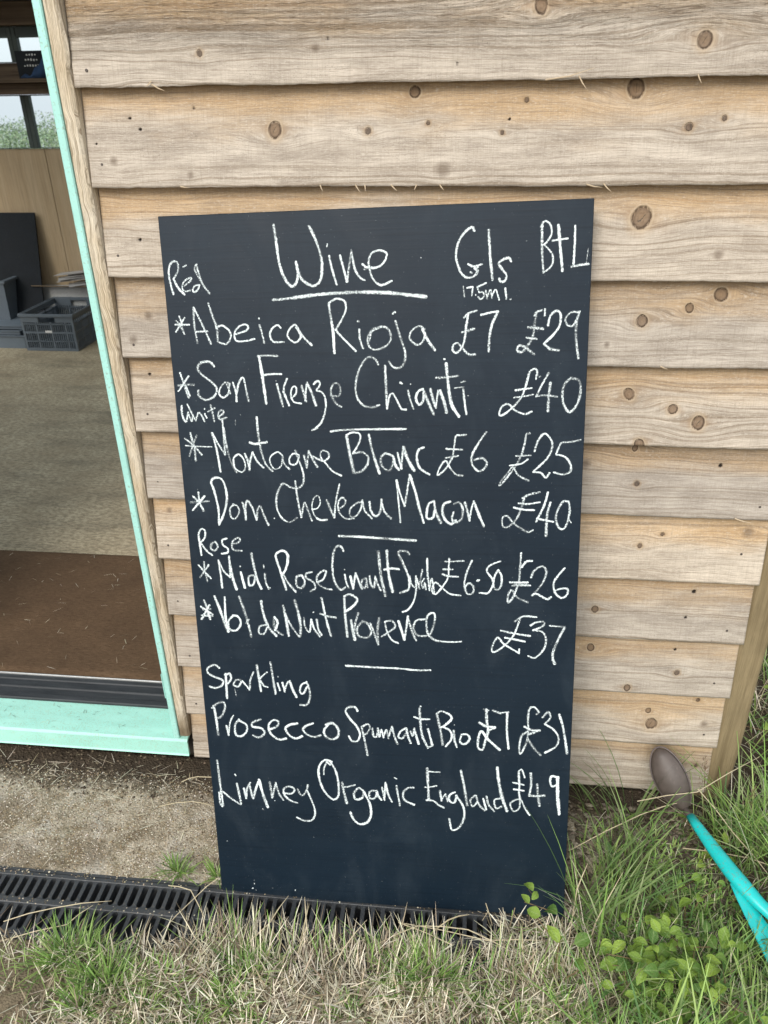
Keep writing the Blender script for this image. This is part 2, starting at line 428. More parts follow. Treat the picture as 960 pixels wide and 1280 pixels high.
def coir():
    s = NT('brown_coir_mat', .95); co = s.coord()
    a = s.noise(s.map(co, (60, 190, 1), (0, 0, 0), (0, 0, .2)), 1, 4, .7, .6); b = s.noise(co, 7, 4, .6); f = s.noise(co, 420, 3, .7)
    c = s.mix(s.mp(a, .3, .68), (.085, .052, .030), (.155, .10, .060))
    c = s.mix(s.mp(b, .35, .7, 0, .45), c, (.06, .038, .024))
    c = s.mix(s.mp(f, .62, .72, 0, .5), c, (.26, .19, .12))
    return s.done(c, s.bump(s.math('ADD', a, f), .7, .003), Specular_IOR_Level=.1)
M['coir'] = coir()
def glass():
    s = NT('window_glass', .02)
    g = s.node('ShaderNodeBsdfGlossy'); g.inputs['Roughness'].default_value = .02
    t = s.node('ShaderNodeBsdfTransparent'); t.inputs[0].default_value = (.95, .98, .97, 1)
    mx = s.node('ShaderNodeMixShader'); lw = s.node('ShaderNodeLayerWeight'); lw.inputs[0].default_value = .25
    s.l.new(lw.outputs['Fresnel'], mx.inputs[0]); s.l.new(t.outputs[0], mx.inputs[1]); s.l.new(g.outputs[0], mx.inputs[2]); s.l.new(mx.outputs[0], s.out.inputs[0])
    return s.m
M['glass'] = glass()
M['crate_plastic'] = paint('grey_crate_plastic', (.12, .145, .17), .6, .08)
M['lid_plastic'] = paint('blue_grey_tray_plastic', (.13, .16, .19), .6, .08)
M['cardboard'] = paint('brown_cardboard', (.36, .26, .165), .8, .1)
M['white_card'] = paint('printed_white_card', (.50, .50, .48), .7, .12, (.15, .17, .25), .5)
M['paper'] = paint('pale_paper', (.42, .40, .38), .7, .08)
M['black_panel'] = paint('matt_black_panel', (.006, .009, .013), .85, .2)
M['blue_cloth'] = paint('dark_blue_cloth', (.012, .04, .10), .8, .3)
M['white_label'] = paint('white_label', (.7, .7, .68), .5, .05)
M['tool_teal'] = paint('turquoise_plastic', (.012, .50, .49), .33, .08, (.16, .26, .20), .5, 0, .06)
M['nail'] = paint('dull_nail_head', (.10, .085, .075), .5, .3, (.14, .06, .03), .3, .5)
M['grass'] = vcol_mat('grass_blades', .5, .4, .32)
M['dry_grass'] = vcol_mat('dry_grass_blades', .75, .2, .12)
M['stem'] = paint('reddish_plant_stem', (.15, .10, .045), .6, .2)
M['distant_leaves'] = vcol_mat('distant_foliage', .8, .2, 0)

def brown_rubber():
    s = NT('brown_rubber_paddle', .38); co = s.coord()
    n = s.noise(co, 40, 4, .6); f = s.noise(co, 700, 2, .6)
    c = s.mix(s.mp(n, .3, .7), (.075, .060, .052), (.105, .084, .073))
    # worn moulded pattern along the middle
    p = s.vor(s.map(co, (150, 90, 60)), 1); md = s.noise(co, 22, 2)
    c = s.mix(s.math('MULTIPLY', s.mp(p, .1, .3, 1, 0), s.mp(md, .5, .6, 0, .5)), c, (.19, .15, .13))
    return s.done(c, s.bump(s.math('ADD', f, p), .15, .0006), s.mp(n, .3, .7, .42, .60))
M['brown_rubber'] = brown_rubber()
M['rubber_rim'] = paint('worn_rubber_rim', (.115, .092, .088), .45, .2)
def leafmat():
    s = NT('broad_leaf', .45); co = s.coord()
    oi = s.node('ShaderNodeObjectInfo').outputs['Random']
    x, y, z = s.sep(co)[:3]
    c = s.mix(oi, (.15, .27, .04), (.31, .45, .07))
    c = s.mix(s.mp(oi, .0, .3, .6, 0), c, (.06, .15, .045))
    vein = s.math('ABSOLUTE', s.math('SINE', s.math('MULTIPLY', s.math('SUBTRACT', y, s.math('ABSOLUTE', x)), 22)))
    c = s.mix(s.mp(vein, 0, .25, .35, 0), c, (.28, .38, .12))
    c = s.mix(s.mp(s.math('ABSOLUTE', x), .01, .05, .5, 0), c, (.30, .40, .15))
    c = s.mix(s.mp(s.noise(co, 6, 3), .55, .75, 0, .4), c, (.20, .19, .05))
    t = s.node('ShaderNodeBsdfTranslucent'); s._in(t.inputs[0], c); mx = s.node('ShaderNodeMixShader'); mx.inputs[0].default_value = .3
    s.done(c, s.bump(s.noise(co, 9, 2), .3, .1), Specular_IOR_Level=.4)
    s.l.new(s.bsdf.outputs[0], mx.inputs[1]); s.l.new(t.outputs[0], mx.inputs[2]); s.l.new(mx.outputs[0], s.out.inputs[0])
    return s.m
M['leaf'] = leafmat()

# ---------------------------------------------------------------- ground
DR0, DR1 = -.480, -.322        # drain channel, front and back edge
def ground_h(x, y):
    x = np.asarray(x, float); y = np.asarray(y, float)
    h = (fbm(x*9, y*9)-.45)*.012+(fbm(x*40+5, y*40)-.45)*.005
    near = smoothstep(-.62, -.50, y)
    h = h+(1-smoothstep(-.55, -.47, y))*(.012+(fbm(x*6+3, y*6)-.45)*.03)
    # a low bank of earth and grass to the right of the board
    h = h+.022*smoothstep(.93, 1.15, x)*smoothstep(.03, -.2, y)+.02*smoothstep(1.3, 1.7, x)
    inside = ((x > -3.25) & (x < 1.24) & (y > .04) & (y < 3.9))
    h = np.where(inside, -.05, h)
    h = np.where((y > DR0) & (y < DR1) & (x > -.402) & (x < 1.02), -.11, h)
    far = smoothstep(6, 45, y)
    h = h-3.2*far-45*smoothstep(60, 650, np.hypot(x, y))+(fbm(x*.05, y*.05)-.45)*2*smoothstep(10, 60, np.hypot(x, y))
    return h
def axis(lo, hi, step, far, extra=()):
    a = list(np.arange(lo, hi+step*.5, step)); o = []
    q = step
    p = hi
    while p < far: q *= 1.35; p += q; o.append(p)
    p = lo; q = step; l = []
    while p > -far: q *= 1.35; p -= q; l.append(p)
    return np.array(sorted(set([round(float(t), 5) for t in l+a+o]+list(extra))))
gx = axis(-.9, 1.9, .012, 700, (1.0195, 1.0205, -.4025, -.4015)); gy = axis(-1.1, .6, .012, 700, (DR0-.0005, DR0+.0005, DR1-.0005, DR1+.0005))
X, Y = np.meshgrid(gx, gy); Z = ground_h(X, Y)
nx, ny = len(gx), len(gy)
ii = (np.arange(ny-1)[:, None]*nx+np.arange(nx-1)[None, :]).ravel()
F = np.stack([ii, ii+1, ii+nx+1, ii+nx], 1)
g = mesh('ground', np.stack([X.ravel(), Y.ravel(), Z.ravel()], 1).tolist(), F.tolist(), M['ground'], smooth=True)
tag(g, kind='structure')

# ---------------------------------------------------------------- the shed
shed = empty('timber_shed', (0, 0, 0), label='timber clad shed with weathered lapped boards, open doorway and turquoise door frame', cat='shed')
ZB = [1.5400, 1.3889, 1.2386, 1.0888, .9368, .7866, .6370, .4861, .3365, .1875, .0401]
WX = 1.2622
KNOTS = [(0.2139, 1.5844, 0.006, 1), (0.7449, 1.6373, 0.013, 1), (0.9884, 1.5878, 0.0138, 1), (0.6226, 1.5632, 0.0034, 0), (0.4209, 1.601, 0.0035, 0), (0.4013, 1.5886, 0.0047, 2), (0.3254, 1.4739, 0.0148, 1), (0.0787, 1.4942, 0.0038, 0), (0.0951, 1.4774, 0.0038, 0), (0.1904, 1.5081, 0.0037, 0), (0.0431, 1.4302, 0.0052, 2), (0.1767, 1.4082, 0.0039, 2), (0.5557, 1.526, 0.0105, 1), (0.4804, 1.4711, 0.0072, 1), (0.5778, 1.4817, 0.0047, 1), (0.6025, 1.4133, 0.0085, 2), (0.733, 1.5125, 0.0046, 1), (0.7073, 1.486, 0.0035, 0), (0.6971, 1.4667, 0.0047, 1), (0.8996, 1.5265, 0.0166, 1), (0.9862, 1.4717, 0.0078, 1), (1.0381, 1.4833, 0.0055, 1), (0.9336, 1.3376, 0.0201, 1), (1.0639, 1.2798, 0.0059, 2), (1.0352, 1.1905, 0.0086, 1), (1.0843, 1.2128, 0.0133, 1), (0.9578, 1.1673, 0.0125, 1), (0.9541, 1.0318, 0.0131, 1), (1.0352, 1.0059, 0.0105, 1), (1.0835, 0.982, 0.0144, 1), (0.9829, 0.9388, 0.0121, 1), (0.9807, 0.9223, 0.0081, 1), (1.143, 0.8928, 0.0053, 0), (0.8905, 0.889, 0.0069, 2), (0.992, 0.8516, 0.0069, 1), (1.0593, 0.738, 0.0057, 1), (1.2232, 0.7494, 0.0083, 2), (1.0177, 0.7117, 0.0072, 1), (1.1448, 0.6019, 0.0059, 0), (0.9472, 0.5512, 0.0092, 1), (1.1355, 0.5422, 0.0045, 0), (0.9509, 0.4442, 0.011, 1), (1.1307, 0.4502, 0.0046, 0), (1.1416, 0.3931, 0.0078, 1), (1.039, 0.3486, 0.0096, 1), (1.0987, 0.2752, 0.0081, 1), (1.1089, 0.242, 0.0163, 1), (1.2038, 0.3102, 0.0063, 1), (1.225, 0.2496, 0.0064, 2), (0.901, 1.1265, 0.0038, 2), (0.0247, 1.1213, 0.0058, 2), (0.0665, 1.3012, 0.0041, 0), (0.0341, 0.7486, 0.0049, 2), (0.0396, 1.049, 0.0045, 0), (-0.0031, 0.0886, 0.0059, 0), (1.2305, 0.1162, 0.0066, 1), (0.0155, 1.4563, 0.0026, 0), (0.0589, 1.1657, 0.0057, 2)]
NAILS = [(0.0235, 1.5642), (0.0218, 1.4245), (0.0225, 1.2746), (0.024, 1.1121), (0.0275, 0.9717), (0.025, 0.8213), (0.0241, 0.6684), (0.0242, 0.5209), (0.0308, 0.3657), (0.0265, 0.2166), (1.2276, 0.8136), (1.2171, 0.7028), (1.2234, 0.5168), (1.2238, 0.3728), (1.2286, 0.2214), (1.2217, 0.1165)]
PROF = [(.0, .0), (.022, .003), (.15, .0235), (.178, .027)]   # (height above lower edge, y of the face)

def make_board(name, x0, x1, zb, expo, rough, seed, knots=(), dx=.0032, dz=.0042, top=.178):
    r = np.random.default_rng(seed)
    n = max(2, int((x1-x0)/dx)); zs = np.concatenate([np.arange(0, expo+.012, dz), [top]])
    xs = np.linspace(x0, x1, n+1); m = len(zs)
    XX, ZZ = np.meshgrid(xs, zs)
    yy = .0002+ZZ*.15*(.0235/.0225)
    # edge wobble and gentle cupping
    edge = (fbm(xs*11+seed*3.1, xs*0+seed)-.47)*.004+(fbm(xs*90+seed, xs*0+3.3)-.47)*.0022
    ez = np.exp(-ZZ/.010)*edge[None, :]
    amp = .0030 if rough else .0012
    relief = (fbm(XX*14+seed*7, (ZZ+zb)*160)-.47)*amp
    if rough: relief += (fbm(XX*34+seed, (ZZ+zb)*120)-.47)*.0045*smoothstep(.03, .09, ZZ)
    y = yy-relief+(fbm(XX*2.2+seed, ZZ*3)-.47)*.003
    Zw = zb+ZZ+ez
    # grain coordinate, warped by slow waves and drawn around every knot
    gv = ZZ+(fbm(XX*1.7+seed*5, ZZ*9+seed)-.47)*.045+(fbm(XX*7+seed, ZZ*24)-.47)*.010
    kx = np.full(XX.shape, 9.0); kz = np.full(XX.shape, 9.0); kt = np.full(XX.shape, 1.0); best = np.full(XX.shape, 9.0)
    for (ax, az, rad, ty) in knots:
        rad = rad*(.84 if ty == 1 else 1)
        dx_, dz_ = XX-ax, (zb+ZZ)-az
        e = np.exp(-((dx_/(rad*5.0))**2+(dz_/(rad*2.3))**2))
        k = {0: .15, 1: .93, 2: .6}[ty]
        gv = gv-(dz_)*k*e+rad*.5*k*e*np.sign(r.random()-.5)
        th = r.uniform(-.6, .6); c_, s_ = math.cos(th), math.sin(th)
        el = 1.0 if ty != 1 else r.uniform(.78, 1.0)
        u = (dx_*c_+dz_*s_)/(rad*el); w_ = (-dx_*s_+dz_*c_)/rad
        if ty == 2: u = u*.8; w_ = w_*.8
        d = np.hypot(u, w_); q = (d < best) & (d < 6.5)
        kx[q] = u[q]; kz[q] = w_[q]; best[q] = d[q]; kt[q] = ty if ty != 1 else (1.2 if rad > .0115 else (1 if rad > .0068 else .88))
        y = y+(.0012*np.exp(-(d/.9)**4) if ty == 1 else (.0035*np.exp(-(d/.7)**4) if ty == 0 else 0))
    V = np.stack([XX.ravel(), y.ravel(), Zw.ravel()], 1)
    base = len(V)
    th_ = .021
    # lower underside, back and top close the plank
    Bv = np.stack([xs, y[0]+th_, Zw[0]+.001], 1); Tv = np.stack([xs, y[-1]+.008, Zw[-1]], 1)
    V = np.concatenate([V, Bv, Tv])
    W = n+1
    i0 = (np.arange(m-1)[:, None]*W+np.arange(n)[None, :]).ravel()
    F = [np.stack([i0, i0+1, i0+W+1, i0+W], 1)]
    j = np.arange(n)
    F.append(np.stack([base+j, base+j+1, j+1, j], 1))
    F.append(np.stack([(m-1)*W+j, (m-1)*W+j+1, base+W+j+1, base+W+j], 1))
    F.append(np.stack([base+W+j, base+W+j+1, base+j+1, base+j], 1))
    F = np.concatenate(F).tolist()
    L = [a*W for a in range(m)]; F.append([base]+L+[base+W]); Rr = [a*W+n for a in range(m)]; F.append(([base+n]+Rr+[base+W+n])[::-1])
    o = mesh(name, V.tolist(), F, M['board_rough' if rough else 'board'], shed)
    sm = np.zeros(len(o.data.polygons), bool); sm[:len(i0)] = True; o.data.polygons.foreach_set('use_smooth', sm)
    def put(nm, arr, typ):
        a = o.data.attributes.new(nm, typ, 'POINT'); a.data.foreach_set('vector' if typ == 'FLOAT_VECTOR' else 'value', arr.ravel().astype(np.float32))
    e2 = np.zeros((len(V), 3)); e2[:base] = np.stack([XX.ravel(), gv.ravel(), np.full(base, seed*3.7)], 1)
    e2[base:] = V[base:]*[1, 0, 0]+np.array([0, 0, seed*3.7]); e2[base:, 1] = V[base:, 1]*1.2
    put('gc', e2, 'FLOAT_VECTOR')
    k3 = np.full((len(V), 3), 9.0); k3[:, 2] = 1; k3[:base] = np.stack([kx.ravel(), kz.ravel(), kt.ravel()], 1); put('kp', k3, 'FLOAT_VECTOR')
    kd = np.full(len(V), 9.0); kd[:base] = best.ravel(); put('kd', kd, 'FLOAT')
    wz = np.ones(len(V)); wz[:base] = np.clip(ZZ/expo, 0, 1.1).ravel(); wz[base:base+W] = .9; put('wz', wz, 'FLOAT')
    return o

zb_all = [ZB[0]+.1505*k for k in (4, 3, 2, 1)]+ZB
for i, zb in enumerate(zb_all):
    expo = .151
    kn = [k for k in KNOTS if zb-.012 < k[1] < zb+.158]
    vis = 4 <= i+1
    rough = i in (3, 4)
    kn = [k for k in KNOTS if zb <= k[1] < zb+expo]
    top = .178 if i != len(zb_all) else .16
    make_board('weatherboard', 0.0, WX, zb, expo, i in (3, 4), 11+i, kn, .0032 if vis else .02, .0042 if vis else .02)
# boards left of the doorway (outside the picture)
for i, zb in enumerate(zb_all):
    make_board('weatherboard', -3.2, -1.0, zb, .151, False, 60+i, (), .03, .02)
nail0 = None
for (nx_, nz_) in NAILS:
    k = min(range(len(ZB)), key=lambda q: abs(nz_-ZB[q]-.03) if nz_ > ZB[q] else 9)
    yy = .0002+(nz_-ZB[k])*.1567
    if nail0 is None:
        mb = MB(); n = 8
        mb.loft([[(math.cos(2*math.pi*j/n)*rr, yq, math.sin(2*math.pi*j/n)*rr) for j in range(n)] for rr, yq in ((.0026, .0015), (.0026, -.0002), (.0021, -.0007))])
        nail0 = mb.build('nail', M['nail'], shed); nail0.location = (nx_, yy, nz_)
    else: link_copy(nail0, shed, (nx_, yy, nz_), (0, random.uniform(0, 3), 0))
# splinters hanging from lower edges
mb = MB()
for (sx, zb, ln, an) in [(.135, 1.54, .02, -.5), (.13, 1.545, .012, -2.4), (.77, 1.54, .06, .12), (.81, 1.54, .02, -1.0), (.985, 1.54, .012, -1.1), (.40, 1.3889, .01, -1.2), (.46, 1.3889, .012, -1.0), (.475, 1.3889, .009, -1.5), (.52, 1.3889, .012, -.8), (.56, 1.3889, .008, -2), (.84, 1.3889, .022, -.25), (.865, 1.3889, .016, -.8), (.6, 1.3889, .01, -.9), (.16, 1.3889, .014, -.2), (1.19, .7866, .03, -.25), (1.0, 1.0888, .012, -.4)]:
    p = Vector((sx, -.0015, zb+.001)); d = Vector((math.cos(an), -.15, math.sin(an)))*ln
    mb.tube([p-d*.2, p+d*.4, p+d+Vector((0, 0, ln*.1))], [.0011, .0009, .0002], 4)
splm = paint('fresh_pale_splinter', (.55, .44, .30), .8, .1)
tag(mb.build('splinter', splm, shed), kind='stuff')

# door jamb batten: silvered wood with a waney right edge
mb = MB(); rings = []
for z in np.arange(.112, 2.16, .012):
    wv = (vnoise(z*9, .3)-.5)*.006+.006*math.exp(-((z-1.60)/.025)**2)-.004*math.exp(-((z-1.56)/.012)**2)+.004*math.exp(-((z-1.06)/.04)**2)
    yv = (vnoise(z*14, 4.3)-.5)*.002
    rings.append([(-.0275, .001+yv, z), (-.0255, -.0015+yv, z), (-.008+wv*.5, -.001+yv, z), (-.0035+wv*.6, .003, z), (-.0012, .012, z), (-.0012, .045, z), (-.0275, .045, z)])
mb.loft(rings); mb.build('door_jamb', M['batten'], shed)
# painted door frame
mb = MB(); mb.box(-.0435, -.0283, -.0045, .098, .100, 2.05, .002); mb.build('door_frame', M['teal_paint'], shed)
mb = MB(); mb.box(-.0465, -.0438, -.004, .03, .235, .31, .001); mb.add([], []); mb.build('frame_lug', M['teal_paint'], shed)
mb = MB(); mb.box(-.9565, -.9415, -.0045, .098, .100, 2.05, .002); mb.build('door_frame', M['teal_paint'], shed)
mb = MB(); mb.box(-.9412, -.0438, -.0045, .098, 2.03, 2.05, .002); mb.build('door_head', M['teal_paint'], shed)
mb = MB(); mb.box(-1.0, -.0012, .012, .04, 2.06, 2.18, .002); mb.build('door_lintel', M['batten'], shed)
mb = MB(); mb.box(-.998, -.958, -.001, .045, .10, 2.06, .002); mb.build('door_jamb', M['batten'], shed)
# sill: folded turquoise metal tray
mb = MB()
prof = [(.088, .1135), (.020, .1080), (-.0045, .1045), (-.0085, .1005), (-.0095, .0985), (-.0075, .0960), (-.0095, .0590), (-.0125, .0555), (-.011, .0535), (-.0035, .0555), (-.003, .098), (.088, .108)]
mb.prism(prof, 0, -.9575, -.0082); mb.build('door_sill', M['sill'], shed)
# ribbed rubber threshold and the thin metal trim behind it
mb = MB(); prof = [(.0885, .090), (.0885, .119)]
y = .092
prof += [(.0900, .1215), (.104, .1225), (.106, .1190), (.128, .1192), (.130, .1235), (.134, .1235), (.136, .1200), (.158, .1202), (.160, .1238)]
prof += [(.1735, .1235), (.1735, .090)]
mb.prism(prof, 0, -.9405, -.0440); mb.build('rubber_threshold', M['rubber'], shed)
mb = MB(); mb.box(-.9405, -.0440, .1740, .1775, .09, .128, .0005); mb.build('metal_trim', M['aluminium'], shed)
# corner post
mb = MB(); rings = []
for z in np.arange(-.02, 2.2, .04):
    q = (vnoise(z*5, 9.1)-.5)*.004
    rings.append([(WX-.06, .030, z), (WX+.004+q*.3, .0285, z), (WX+.0125, .0245, z), (WX+.058+q, .0245+q*.3, z), (WX+.0635+q, .030, z), (WX+.0635+q, .095, z), (WX-.06, .095, z)])
mb.loft(rings); mb.build('corner_post', M['post'], shed)
# dark plinth below and behind the cladding
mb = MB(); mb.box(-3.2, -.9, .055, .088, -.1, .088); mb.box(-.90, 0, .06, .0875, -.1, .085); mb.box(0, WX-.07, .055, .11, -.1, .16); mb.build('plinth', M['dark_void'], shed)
mb = MB(); mb.box(.0, 1.2, .05, .10, .16, 2.2); mb.box(-3.2, -1.0, .05, .10, .09, 2.2); mb.build('wall_lining', M['interior_wood'], shed)
# side walls, roof
mb = MB(); mb.box(1.24, 1.30, .12, 3.9, -.05, 2.2); mb.build('side_wall', M['plywood'], shed)
for a_, b_ in ((.02, .75), (3.2, 3.9)): MB().box(-3.26, -3.205, a_, b_, -.05, 2.2).build('side_wall', M['plywood'], shed)  # unseen left end left mostly open, an added gap to brighten the interior
mb = MB(); mb.box(-3.32, 1.40, -.06, .45, 2.205, 2.27, .004).box(-3.32, 1.40, 3.45, 4.0, 2.205, 2.27, .004)
for k in range(6): mb.box(-3.32+k*.929, -3.32+k*.929+.075, .4502, 3.4498, 2.205, 2.27, .004)
mb.build('roof', M['roof_metal'], shed)
for k in range(5): MB().box(-3.244+k*.929, -3.321+(k+1)*.929, .451, 3.449, 2.24, 2.245).build('added_rooflight', M['glass'], shed)  # unseen glazing, added with the roof openings to brighten the room inside
fl = MB().box(-3.2, 1.235, .178, 3.76, .06, .120).build('shed_floor', M['floor']); tag(fl, kind='structure')
# rear wall seen through the doorway: plywood below, glazed above
for a, b in [(-3.2, -2.79), (-2.786, -2.062), (-2.058, -.84), (-.836, .38), (.384, 1.235)]:
    MB().box(a, b, 3.755, 3.775, .12, 1.265, .001).build('plywood_panel', M['plywood'], shed)
MB().box(-3.2, 1.235, 3.72, 3.79, 1.570, 1.735, .003).build('cross_rail', M['interior_wood'], shed)
MB().box(-3.2, 1.235, 3.70, 3.79, 1.925, 2.045, .003).build('header_beam', M['interior_wood'], shed)
MB().box(-3.2, 1.235, 3.68, 3.79, 2.048, 2.2, .003).build('wall_plate', M['roof_metal'], shed)
MB().box(-3.2, 1.235, 3.60, 3.718, 1.628, 1.650, .002).build('shelf', M['interior_wood'], shed)
MB().box(-3.2, 1.235, 3.64, 3.718, 1.568, 1.625, .002).build('shelf_bearer', M['interior_wood'], shed)
xm = [-3.17, -2.12, -1.17, -.22, .73, 1.205]
for zl, zh in ((1.268, 1.567), (1.738, 1.922)):
    for a, b in zip(xm[:-1], xm[1:]):
        fr = MB(); e = .028
        fr.box(a+.0005, a+e, 3.745, 3.785, zl, zh, .002); fr.box(b-e, b-.0005, 3.745, 3.785, zl, zh, .002)
        top = .055 if zl > 1.5 else .006
        fr.box(a+e, b-e, 3.747, 3.783, zh-top, zh, .002); fr.box(a+e, b-e, 3.747, 3.783, zl, zl+.004, .001)
        w_ = fr.build('window', M['dark_green_frame'], shed)
        MB().box(a+e, b-e, 3.762, 3.766, zl+.004, zh-top).build('pane', M['glass'], w_)

# ---------------------------------------------------------------- things inside
o = MB(); 
xs = np.linspace(-1.20, -.047, 60); ys = np.linspace(.180, .812, 44); XX, YY = np.meshgrid(xs, ys)
ZZ = .130+(fbm(XX*12, YY*12)-.45)*.004
edge_ = (np.abs(XX+.6235) > .5755) | (YY < .181) | (YY > .811); ZZ = np.where(edge_, .1215, ZZ)
ii = (np.arange(43)[:, None]*60+np.arange(59)[None, :]).ravel()
mat_o = mesh('coir_mat', np.stack([XX.ravel(), YY.ravel(), ZZ.ravel()], 1).tolist(), np.stack([ii, ii+1, ii+61, ii+60], 1).tolist(), M['coir'], smooth=True)
tag(mat_o, 'brown coir doormat filling the floor just inside the turquoise sill', 'doormat')

def crate(x0, x1, y0, y1, z0, z1):
    t = empty('folding_crate', ((x0+x1)/2, (y0+y1)/2, z0), label='grey slatted plastic folding crate on the shed floor below the papers', cat='crate')
    ox, oy, oz = t.location
    def P(mb, name, mat='crate_plastic', parent=t):
        mb.V = [(a-ox, b-oy, c-oz) for a, b, c in mb.V]; return mb.build(name, M[mat], parent)
    def wall(axis_, a0, a1, p0, p1, handle):
        mb = MB()
        def bx(u0, u1, w0, w1):
            if axis_ == 0: mb.box(u0, u1, p0, p1, w0, w1, .001)
            else: mb.box(p0, p1, u0, u1, w0, w1, .001)
        e = .014; H = z1-z0
        bx(a0, a1, z0, z0+.018); bx(a0, a1, z0+H*.48, z0+H*.53)
        if handle:
            m_ = (a0+a1)/2; bx(a0, m_-.055, z1-.05, z1); bx(m_+.055, a1, z1-.05, z1); bx(m_-.055, m_+.055, z1-.014, z1)
        else: bx(a0, a1, z1-.035, z1)
        bx(a0, a0+e, z0+.018, z0+H*.48); bx(a1-e, a1, z0+.018, z0+H*.48); bx(a0, a0+e, z0+H*.53, z1-.05); bx(a1-e, a1, z0+H*.53, z1-.05)
        for zz in (z0+H*.25, z0+H*.72): bx(a0+e, a1-e, zz, zz+.007)
        n = int((a1-a0)/.0135)
        for k in range(1, n):
            u = a0+(a1-a0)*k/n
            q = .005 if k % 7 else .012
            bx(u-q/2, u+q/2, z0+.018, z0+H*.48); bx(u-q/2, u+q/2, z0+H*.53, z1-.05)
        return mb
    t_ = .010
    fr = P(wall(0, x0, x1, y0, y0+t_, True), 'front_panel')
    P(MB().box((x0+x1)/2-.022, (x0+x1)/2+.022, y0-.003, y0-.0005, z0+.118, z0+.132), 'label_tag', 'white_label', t)
    P(wall(0, x0, x1, y1-t_, y1, True), 'rear_panel'); P(wall(1, y0+t_, y1-t_, x0, x0+t_, False), 'side_panel'); P(wall(1, y0+t_, y1-t_, x1-t_, x1, False), 'side_panel')
    P(MB().box(x0+t_, x1-t_, y0+t_, y1-t_, z0+.004, z0+.010), 'base')
    rim = MB()
    for a in ((x0-.008, x1+.008, y0-.008, y0-.0005), (x0-.008, x1+.008, y1+.0005, y1+.008), (x0-.008, x0-.0005, y0, y1), (x1+.0005, x1+.008, y0, y1)): rim.box(a[0], a[1], a[2], a[3], z1-.016, z1+.004, .002)
    P(rim, 'rim')
crate(-2.155, -1.808, 3.20, 3.66, .1205, .353)

b = empty('cardboard_box', (-2.06, 3.64, .12), label='open white printed cardboard box behind the grey slatted crate', cat='box')
m_ = MB(); x0, x1, y0, y1, z1 = -.23, .30, .03, .105, .30
m_.box(x0, x1, y0, y0+.004, 0, z1).box(x0, x1, y1-.004, y1, 0, z1).box(x0, x0+.004, y0+.004, y1-.004, 0, z1).box(x1-.004, x1, y0+.004, y1-.004, 0, z1)
m_.build('carton', M['white_card'], b)
m_ = MB(); m_.add([(x0, y0, z1+.001), (x1, y0, z1+.001), (x1+.02, y0-.06, z1+.02), (x0+.02, y0-.06, z1+.02), (x0, y0, z1+.004), (x1, y0, z1+.004), (x1+.02, y0-.06, z1+.023), (x0+.02, y0-.06, z1+.023)], [(0, 1, 2, 3), (7, 6, 5, 4), (0, 3, 7, 4), (3, 2, 6, 7), (2, 1, 5, 6), (1, 0, 4, 5)])
m_.build('flap', M['cardboard'], b)
b2 = empty('cardboard_box', (-1.80, 3.70, .12), label='plain brown cardboard box with loose papers lying on top', cat='box')
m_ = MB(); m_.box(-.09, .30, -.035, .05, 0, .36, .003); m_.build('carton', M['cardboard'], b2)
pp = empty('paper_stack', (-1.92, 3.64, .39), label='pile of pale loose papers spread over the boxes by the plywood wall', cat='papers')
for k in range(11):
    a = random.uniform(-.35, .35); m_ = MB(); L_, W_ = .30, .10
    c_, s_ = math.cos(a), math.sin(a); ox, oz = random.uniform(-.04, .12), .058+.008*k
    q = [(-L_/2, -W_/2), (L_/2, -W_/2), (L_/2, W_/2), (-L_/2, W_/2)]
    top = [(ox+u*c_-v_*s_, u*s_*.4+v_*c_*.6, oz+.10*(v_+W_/2)+u*.12) for u, v_ in q]
    m_.add([(a_, b_, c2) for a_, b_, c2 in top]+[(a_, b_, c2+.002) for a_, b_, c2 in top], [(3, 2, 1, 0), (4, 5, 6, 7), (0, 1, 5, 4), (1, 2, 6, 5), (2, 3, 7, 6), (3, 0, 4, 7)])
    m_.build('sheet', M['paper'], pp)
# low trays left of the crate
for k, (z0, z1, dx, dy) in enumerate([(.1205, .205, 0, 0), (.207, .235, -.03, .01), (.237, .262, .0, .03)]):
    tr = empty('plastic_tray', (-2.42+dx, 3.42+dy, z0), label=['blue grey plastic tray flat on the floor left of the slatted crate', 'middle shallow tray of the stack left of the slatted crate', 'topmost shallow tray of the stack left of the slatted crate'][k], cat='tray', group='trays stacked left of the crate')
    h = z1-z0; a, b_, c_, d_ = -.33, .235, -.17, .17
    MB().box(a, b_, c_, d_, 0, .004).build('base', M['lid_plastic'], tr)
    m_ = MB(); m_.box(a, b_, c_-.004, c_-.0004, 0, h-.006).box(a, b_, d_+.0004, d_+.004, 0, h-.006).box(a-.004, a-.0004, c_, d_, 0, h-.006).box(b_+.0004, b_+.004, c_, d_, 0, h-.006)
    m_.build('side', M['lid_plastic'], tr)
    m_ = MB(); m_.box(a-.01, b_+.01, c_-.014, c_, h-.006, h, .001).box(a-.01, b_+.01, d_, d_+.014, h-.006, h, .001).box(a-.014, a, c_, d_, h-.006, h, .001).box(b_, b_+.014, c_, d_, h-.006, h, .001); m_.build('rim', M['lid_plastic'], tr)
bn = empty('storage_bin', (-2.56, 3.60, .1205), label='dark grey storage bin against the black panel at the left edge', cat='bin')
m_ = MB(); m_.loft([[(sx*a, sy*b_, z) for sx, sy in ((-1, -1), (1, -1), (1, 1), (-1, 1))] for a, b_, z in ((.15, .10, 0), (.175, .12, .36), (.19, .13, .362), (.19, .13, .378), (.16, .11, .378), (.14, .09, .01))]); m_.build('tub', M['crate_plastic'], bn)
lp = empty('leaning_panel', (-2.60, 3.70, .12), label='plain black panel leaning against the plywood inside the shed', cat='panel')
